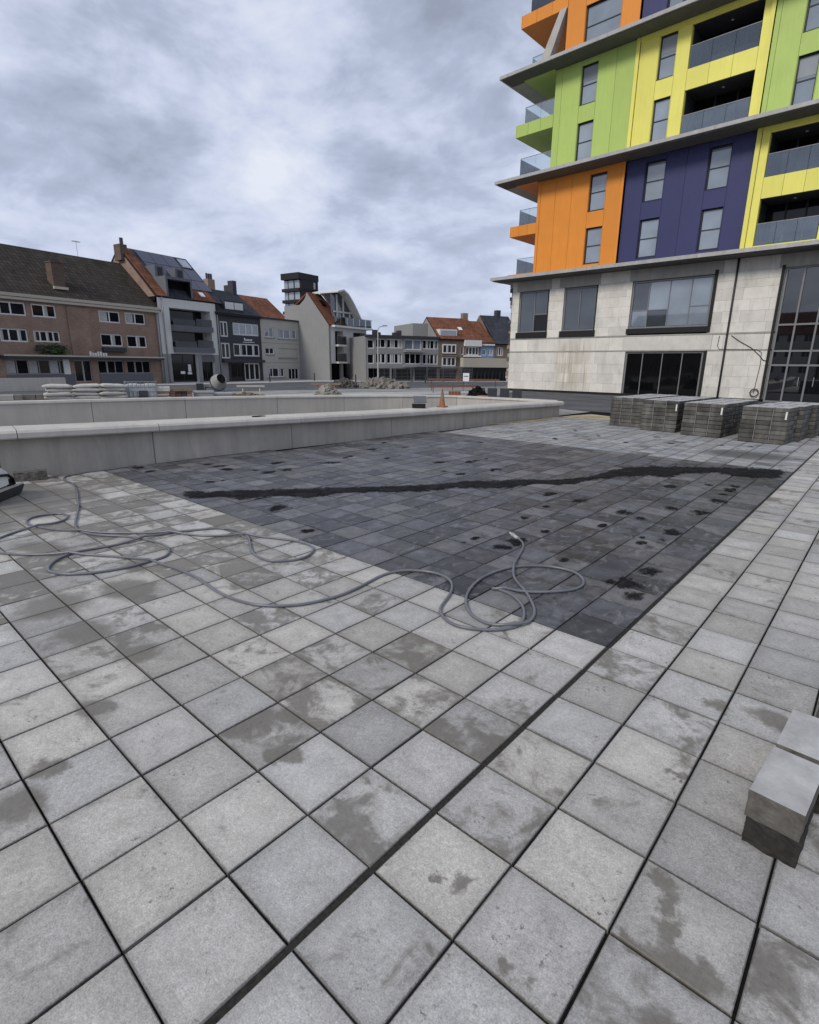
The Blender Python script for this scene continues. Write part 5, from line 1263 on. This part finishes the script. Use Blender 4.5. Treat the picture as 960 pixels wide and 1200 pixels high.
# trestle beside mixer
t = thing('work_trestle', 'pale work trestle standing right of the cement mixer', 'trestle', (-25.6, 15.6, -.05), 60)
box('top_board', -.2, 1.2, -.12, .12, .78, .86, 'fascia_cream', t)
for x_ in (.1, .95):
    for y_ in (-.22, .22): tube('leg', [(x_, y_, 0), (x_, y_ * .2, .78)], .025, 'fascia_cream', t)
# long earth bank behind the rear wall
def heap(name, c0, sx_, sy_, hz, m, n_, seed, stone=(.06, .2)):
    rng = random.Random(seed); mb_ = MB()
    seg = 22; rings = 7; vv = []; ff = []
    for i in range(rings + 1):
        r_ = i / rings
        for j in range(seg):
            a_ = 2 * math.pi * j / seg; x_, y_ = c0[0] + sx_ * r_ * math.cos(a_), c0[1] + sy_ * r_ * math.sin(a_)
            z_ = hz * (1 - r_ ** 1.4) * (.75 + .5 * noise.noise((x_ * 1.2, y_ * 1.2, seed))) - .06
            vv.append((x_, y_, z_))
    for i in range(rings):
        for j in range(seg): ff.append((i * seg + j, i * seg + (j + 1) % seg, (i + 1) * seg + (j + 1) % seg, (i + 1) * seg + j))
    mb_.add(vv, ff)
    for q in range(n_):
        r_ = rng.random() ** .7; a_ = rng.uniform(0, 6.28); x_, y_ = c0[0] + sx_ * r_ * math.cos(a_), c0[1] + sy_ * r_ * math.sin(a_); z_ = hz * (1 - r_ ** 1.4) * .9
        s_ = rng.uniform(*stone); mm = Matrix.Translation((x_, y_, z_)) @ Matrix.Rotation(rng.uniform(0, 3), 4, (rng.random(), rng.random(), rng.random() + .1))
        mb_.add([mm @ Vector((p_[0] * s_ * rng.uniform(.8, 1.6), p_[1] * s_, p_[2] * s_ * .7)) for p_ in bv(-1, 1, -1, 1, -1, 1)], CUBE_F)
    return mb_.build(name, m)
tag(heap('rubble_heap', (-23.0, 19.25), .95, .85, .78, 'rubble_stone', 240, 1, (.04, .15)), 'tan heap of broken rubble standing alone on the site', 'rubble', kind='stuff')
tag(heap('rubble_heap', (-33.6, 34.2), 2.6, 2.0, .72, 'rubble_stone', 200, 2, (.06, .22)), 'grey heap of broken slabs before the flat roofed apartments', 'rubble', kind='stuff')
tag(heap('rubble_heap', (-36.0, 32.0), 1.3, 1.1, .6, 'stack_paver', 120, 5, (.06, .2)), 'small heap of grey debris next to the broken slabs', 'rubble', kind='stuff')
tag(heap('earth_bank', (-20.9, 12.9), .9, 2.6, .72, 'soil', 260, 3, (.03, .1)), 'low brown earth bank along the back of the rear wall', 'earth', kind='stuff')
# boards on trestles near the rubble
t = thing('plank_pile', 'rusty brown planks lying across bearers behind the rubble heap', 'planks', (-26.4, 21.4, .2), 55)
t.scale = (.6, .6, .9)
for i in range(5): box('plank', -.8 + i * .1, 2.2 + i * .07, i * .2, i * .2 + .17, .55 + (i % 2) * .03, .62 + (i % 2) * .03, 'timber' if i % 2 else 'brick_brown', t)
for x_ in (0, 1.5): box('bearer', x_, x_ + .12, 0, 1.0, 0, .545, 'timber', t)
# street lamp
t = thing('street_lamp', 'tall grey street lamp before the flat roofed apartments', 'street lamp', (-43.4, 43.6, -.05), 65)
MB().cyl((0, 0, 0), (0, 0, 5.6), .10, .055, 12).build('post', 'cap_concrete', t); tube('arm', [(0, 0, 5.55), (.15, -.1, 5.85), (.6, -.3, 5.95)], .035, 'grey_metal', t); box('lamp_head', .45, .95, -.4, -.22, 5.92, 6.02, 'grey_metal', t)
# site fence panels
def fence_panel(p0, p1, label):
    p0, p1 = Vector((*p0, 0)), Vector((*p1, 0)); d = p1 - p0; ln = d.length
    t = thing('fence_panel', label, 'fence', (p0.x, p0.y, -.05), math.degrees(math.atan2(d.y, d.x)), 'wire site fence panels')
    mb_ = MB().cyl((.03, 0, .1), (.03, 0, 1.75), .025, n=6).cyl((ln - .03, 0, .1), (ln - .03, 0, 1.75), .025, n=6).cyl((0, 0, 1.75), (ln, 0, 1.75), .025, n=6).cyl((0, 0, .2), (ln, 0, .2), .02, n=6); mb_.build('frame', 'steel', t)
    mb_ = MB()
    for i in range(1, int(ln / .13)): mb_.cyl((i * .13, 0, .2), (i * .13, 0, 1.75), .011, n=4, caps=False)
    for z_ in (.6, 1.0, 1.4): mb_.cyl((0, 0, z_), (ln, 0, z_), .011, n=4, caps=False)
    mb_.build('wire_mesh', 'steel', t)
    for x_ in (0, ln): box('foot', x_ - .1, x_ + .1, -.3, .3, 0, .12, 'render_grey', t)
d2 = Vector((math.cos(R(65)), math.sin(R(65)))); n2_ = Vector((d2.y, -d2.x)); b2 = Vector((-46.65, 45.0)) + n2_ * 2.2
for i in range(6):
    a_ = b2 + d2 * (.6 + i * 2.05); c_ = a_ + d2 * 1.95
    fence_panel(a_, c_, 'wire fence panel before the far shop fronts, next to the ' + ('arched house', 'street lamp', 'apartment doors', 'black canopy', 'tan brick bay', 'white sign')[i])
# red and white barrier boards
for i, (p0, p1, zz_) in enumerate((((-28.12, 33.85), (-23.58, 37.15), .80), ((-25.49, 30.83), (-22.75, 32.9), .45))):
    p0, p1 = Vector((*p0, 0)), Vector((*p1, 0)); d = p1 - p0
    t = thing('barrier', ('higher' if i == 0 else 'lower') + ' red-brown barrier plank on steel posts beside the tower', 'barrier', (p0.x, p0.y, -.05), math.degrees(math.atan2(d.y, d.x)), 'site barriers')
    box('plank', 0, d.length, -.02, .02, zz_, zz_ + .13, 'red_board', t)
    for x_ in (.3, d.length * .5, d.length - .3): MB().cyl((x_, .045, 0), (x_, .045, zz_ + .2), .022, n=6).build('post', 'frame_dark', t)
t = thing('notice_board', 'small white notice board on a post by the barrier', 'sign', (-24.57, 34.07, -.05), 37)
t.scale = (.55, .55, .7)
MB().cyl((0, 0, 0), (0, 0, 1.3), .03, n=8).build('post', 'steel', t); box('board', -.42, .42, -.05, -.032, 1.15, 2.0, 'paint_white', t); box('print_line', -.3, .3, -.058, -.052, 1.62, 1.72, 'cladding_grey', t)
# orange boxes, black heap and dark block stacks by the tower corner
t = thing('orange_crate', 'orange plastic crate on the ground behind the low wall', 'crate', (-16.45, 21.4, .28), 36)
t.scale = (.85, .85, 1)
box('body', 0, .7, 0, .5, 0, .42, 'orange_plastic', t)
for i in range(4): box('rib', .05 + i * .17, .1 + i * .17, -.03, -.004, .05, .4, 'red_board', t)
t = thing('orange_bag', 'orange sack lying against the black heap', 'sack', (-14.85, 21.4, .25), 32)
t.scale = (.8, .8, .9)
o = link(bpy.data.objects.new('sack', bag_mesh('sack', .9, .5, .35, 9)), t); o.location = (.4, .2, .19); o.data.materials.clear(); o.data.materials.append(mat('orange_plastic'))
tag(heap('black_heap', (-15.35, 22.3), .75, .65, .9, 'black_sand', 150, 7, (.04, .14)), 'heap of black material beside the dark block stacks', 'heap', kind='stuff')
for i in range(4):
    t = thing('dark_block_stack', 'dark block stack behind the wall end, ' + ('nearest the black heap', 'second from the black heap', 'second from the tower corner', 'closest to the tower corner')[i], 'block stack', (-18.9 + i * .62, 27.2 + i * .38, -.05), 31, 'dark block stacks')
    for l_ in range(4):
        for q in range(2): box('block', q * .28, q * .28 + .27, 0, .5, l_ * .17, l_ * .17 + .16, 'cladding_dark_and_shade', t)
# entrance post and a bicycle-less terrace screen in front of the brown house
t = thing('white_post_sign', 'slim white advertising post in front of the brown house door', 'sign', (-51.2, 15.4, -.05), 100)
box('panel', -.25, .25, -.06, .06, .1, 2.1, 'paint_white', t); box('base', -.35, .35, -.2, .2, 0, .095, 'grey_metal', t)
for i in range(5):
    t = thing('bollard', 'short dark bollard on the pavement by the ' + ('grey gable house', 'rubble', 'fence', 'cream house', 'charcoal house')[i], 'bollard', ((-43.8, 40.6, -.05), (-41.0, 43.5, -.05), (-39.0, 46.5, -.05), (-51.3, 41.0, -.05), (-50.0, 34.0, -.05))[i], 0, 'pavement bollards')
    MB().cyl((0, 0, 0), (0, 0, .85), .07, .06, 10).build('post', 'frame_dark', t); MB().cyl((0, 0, .85), (0, 0, .9), .075, .03, 10).build('cap', 'frame_dark', t)
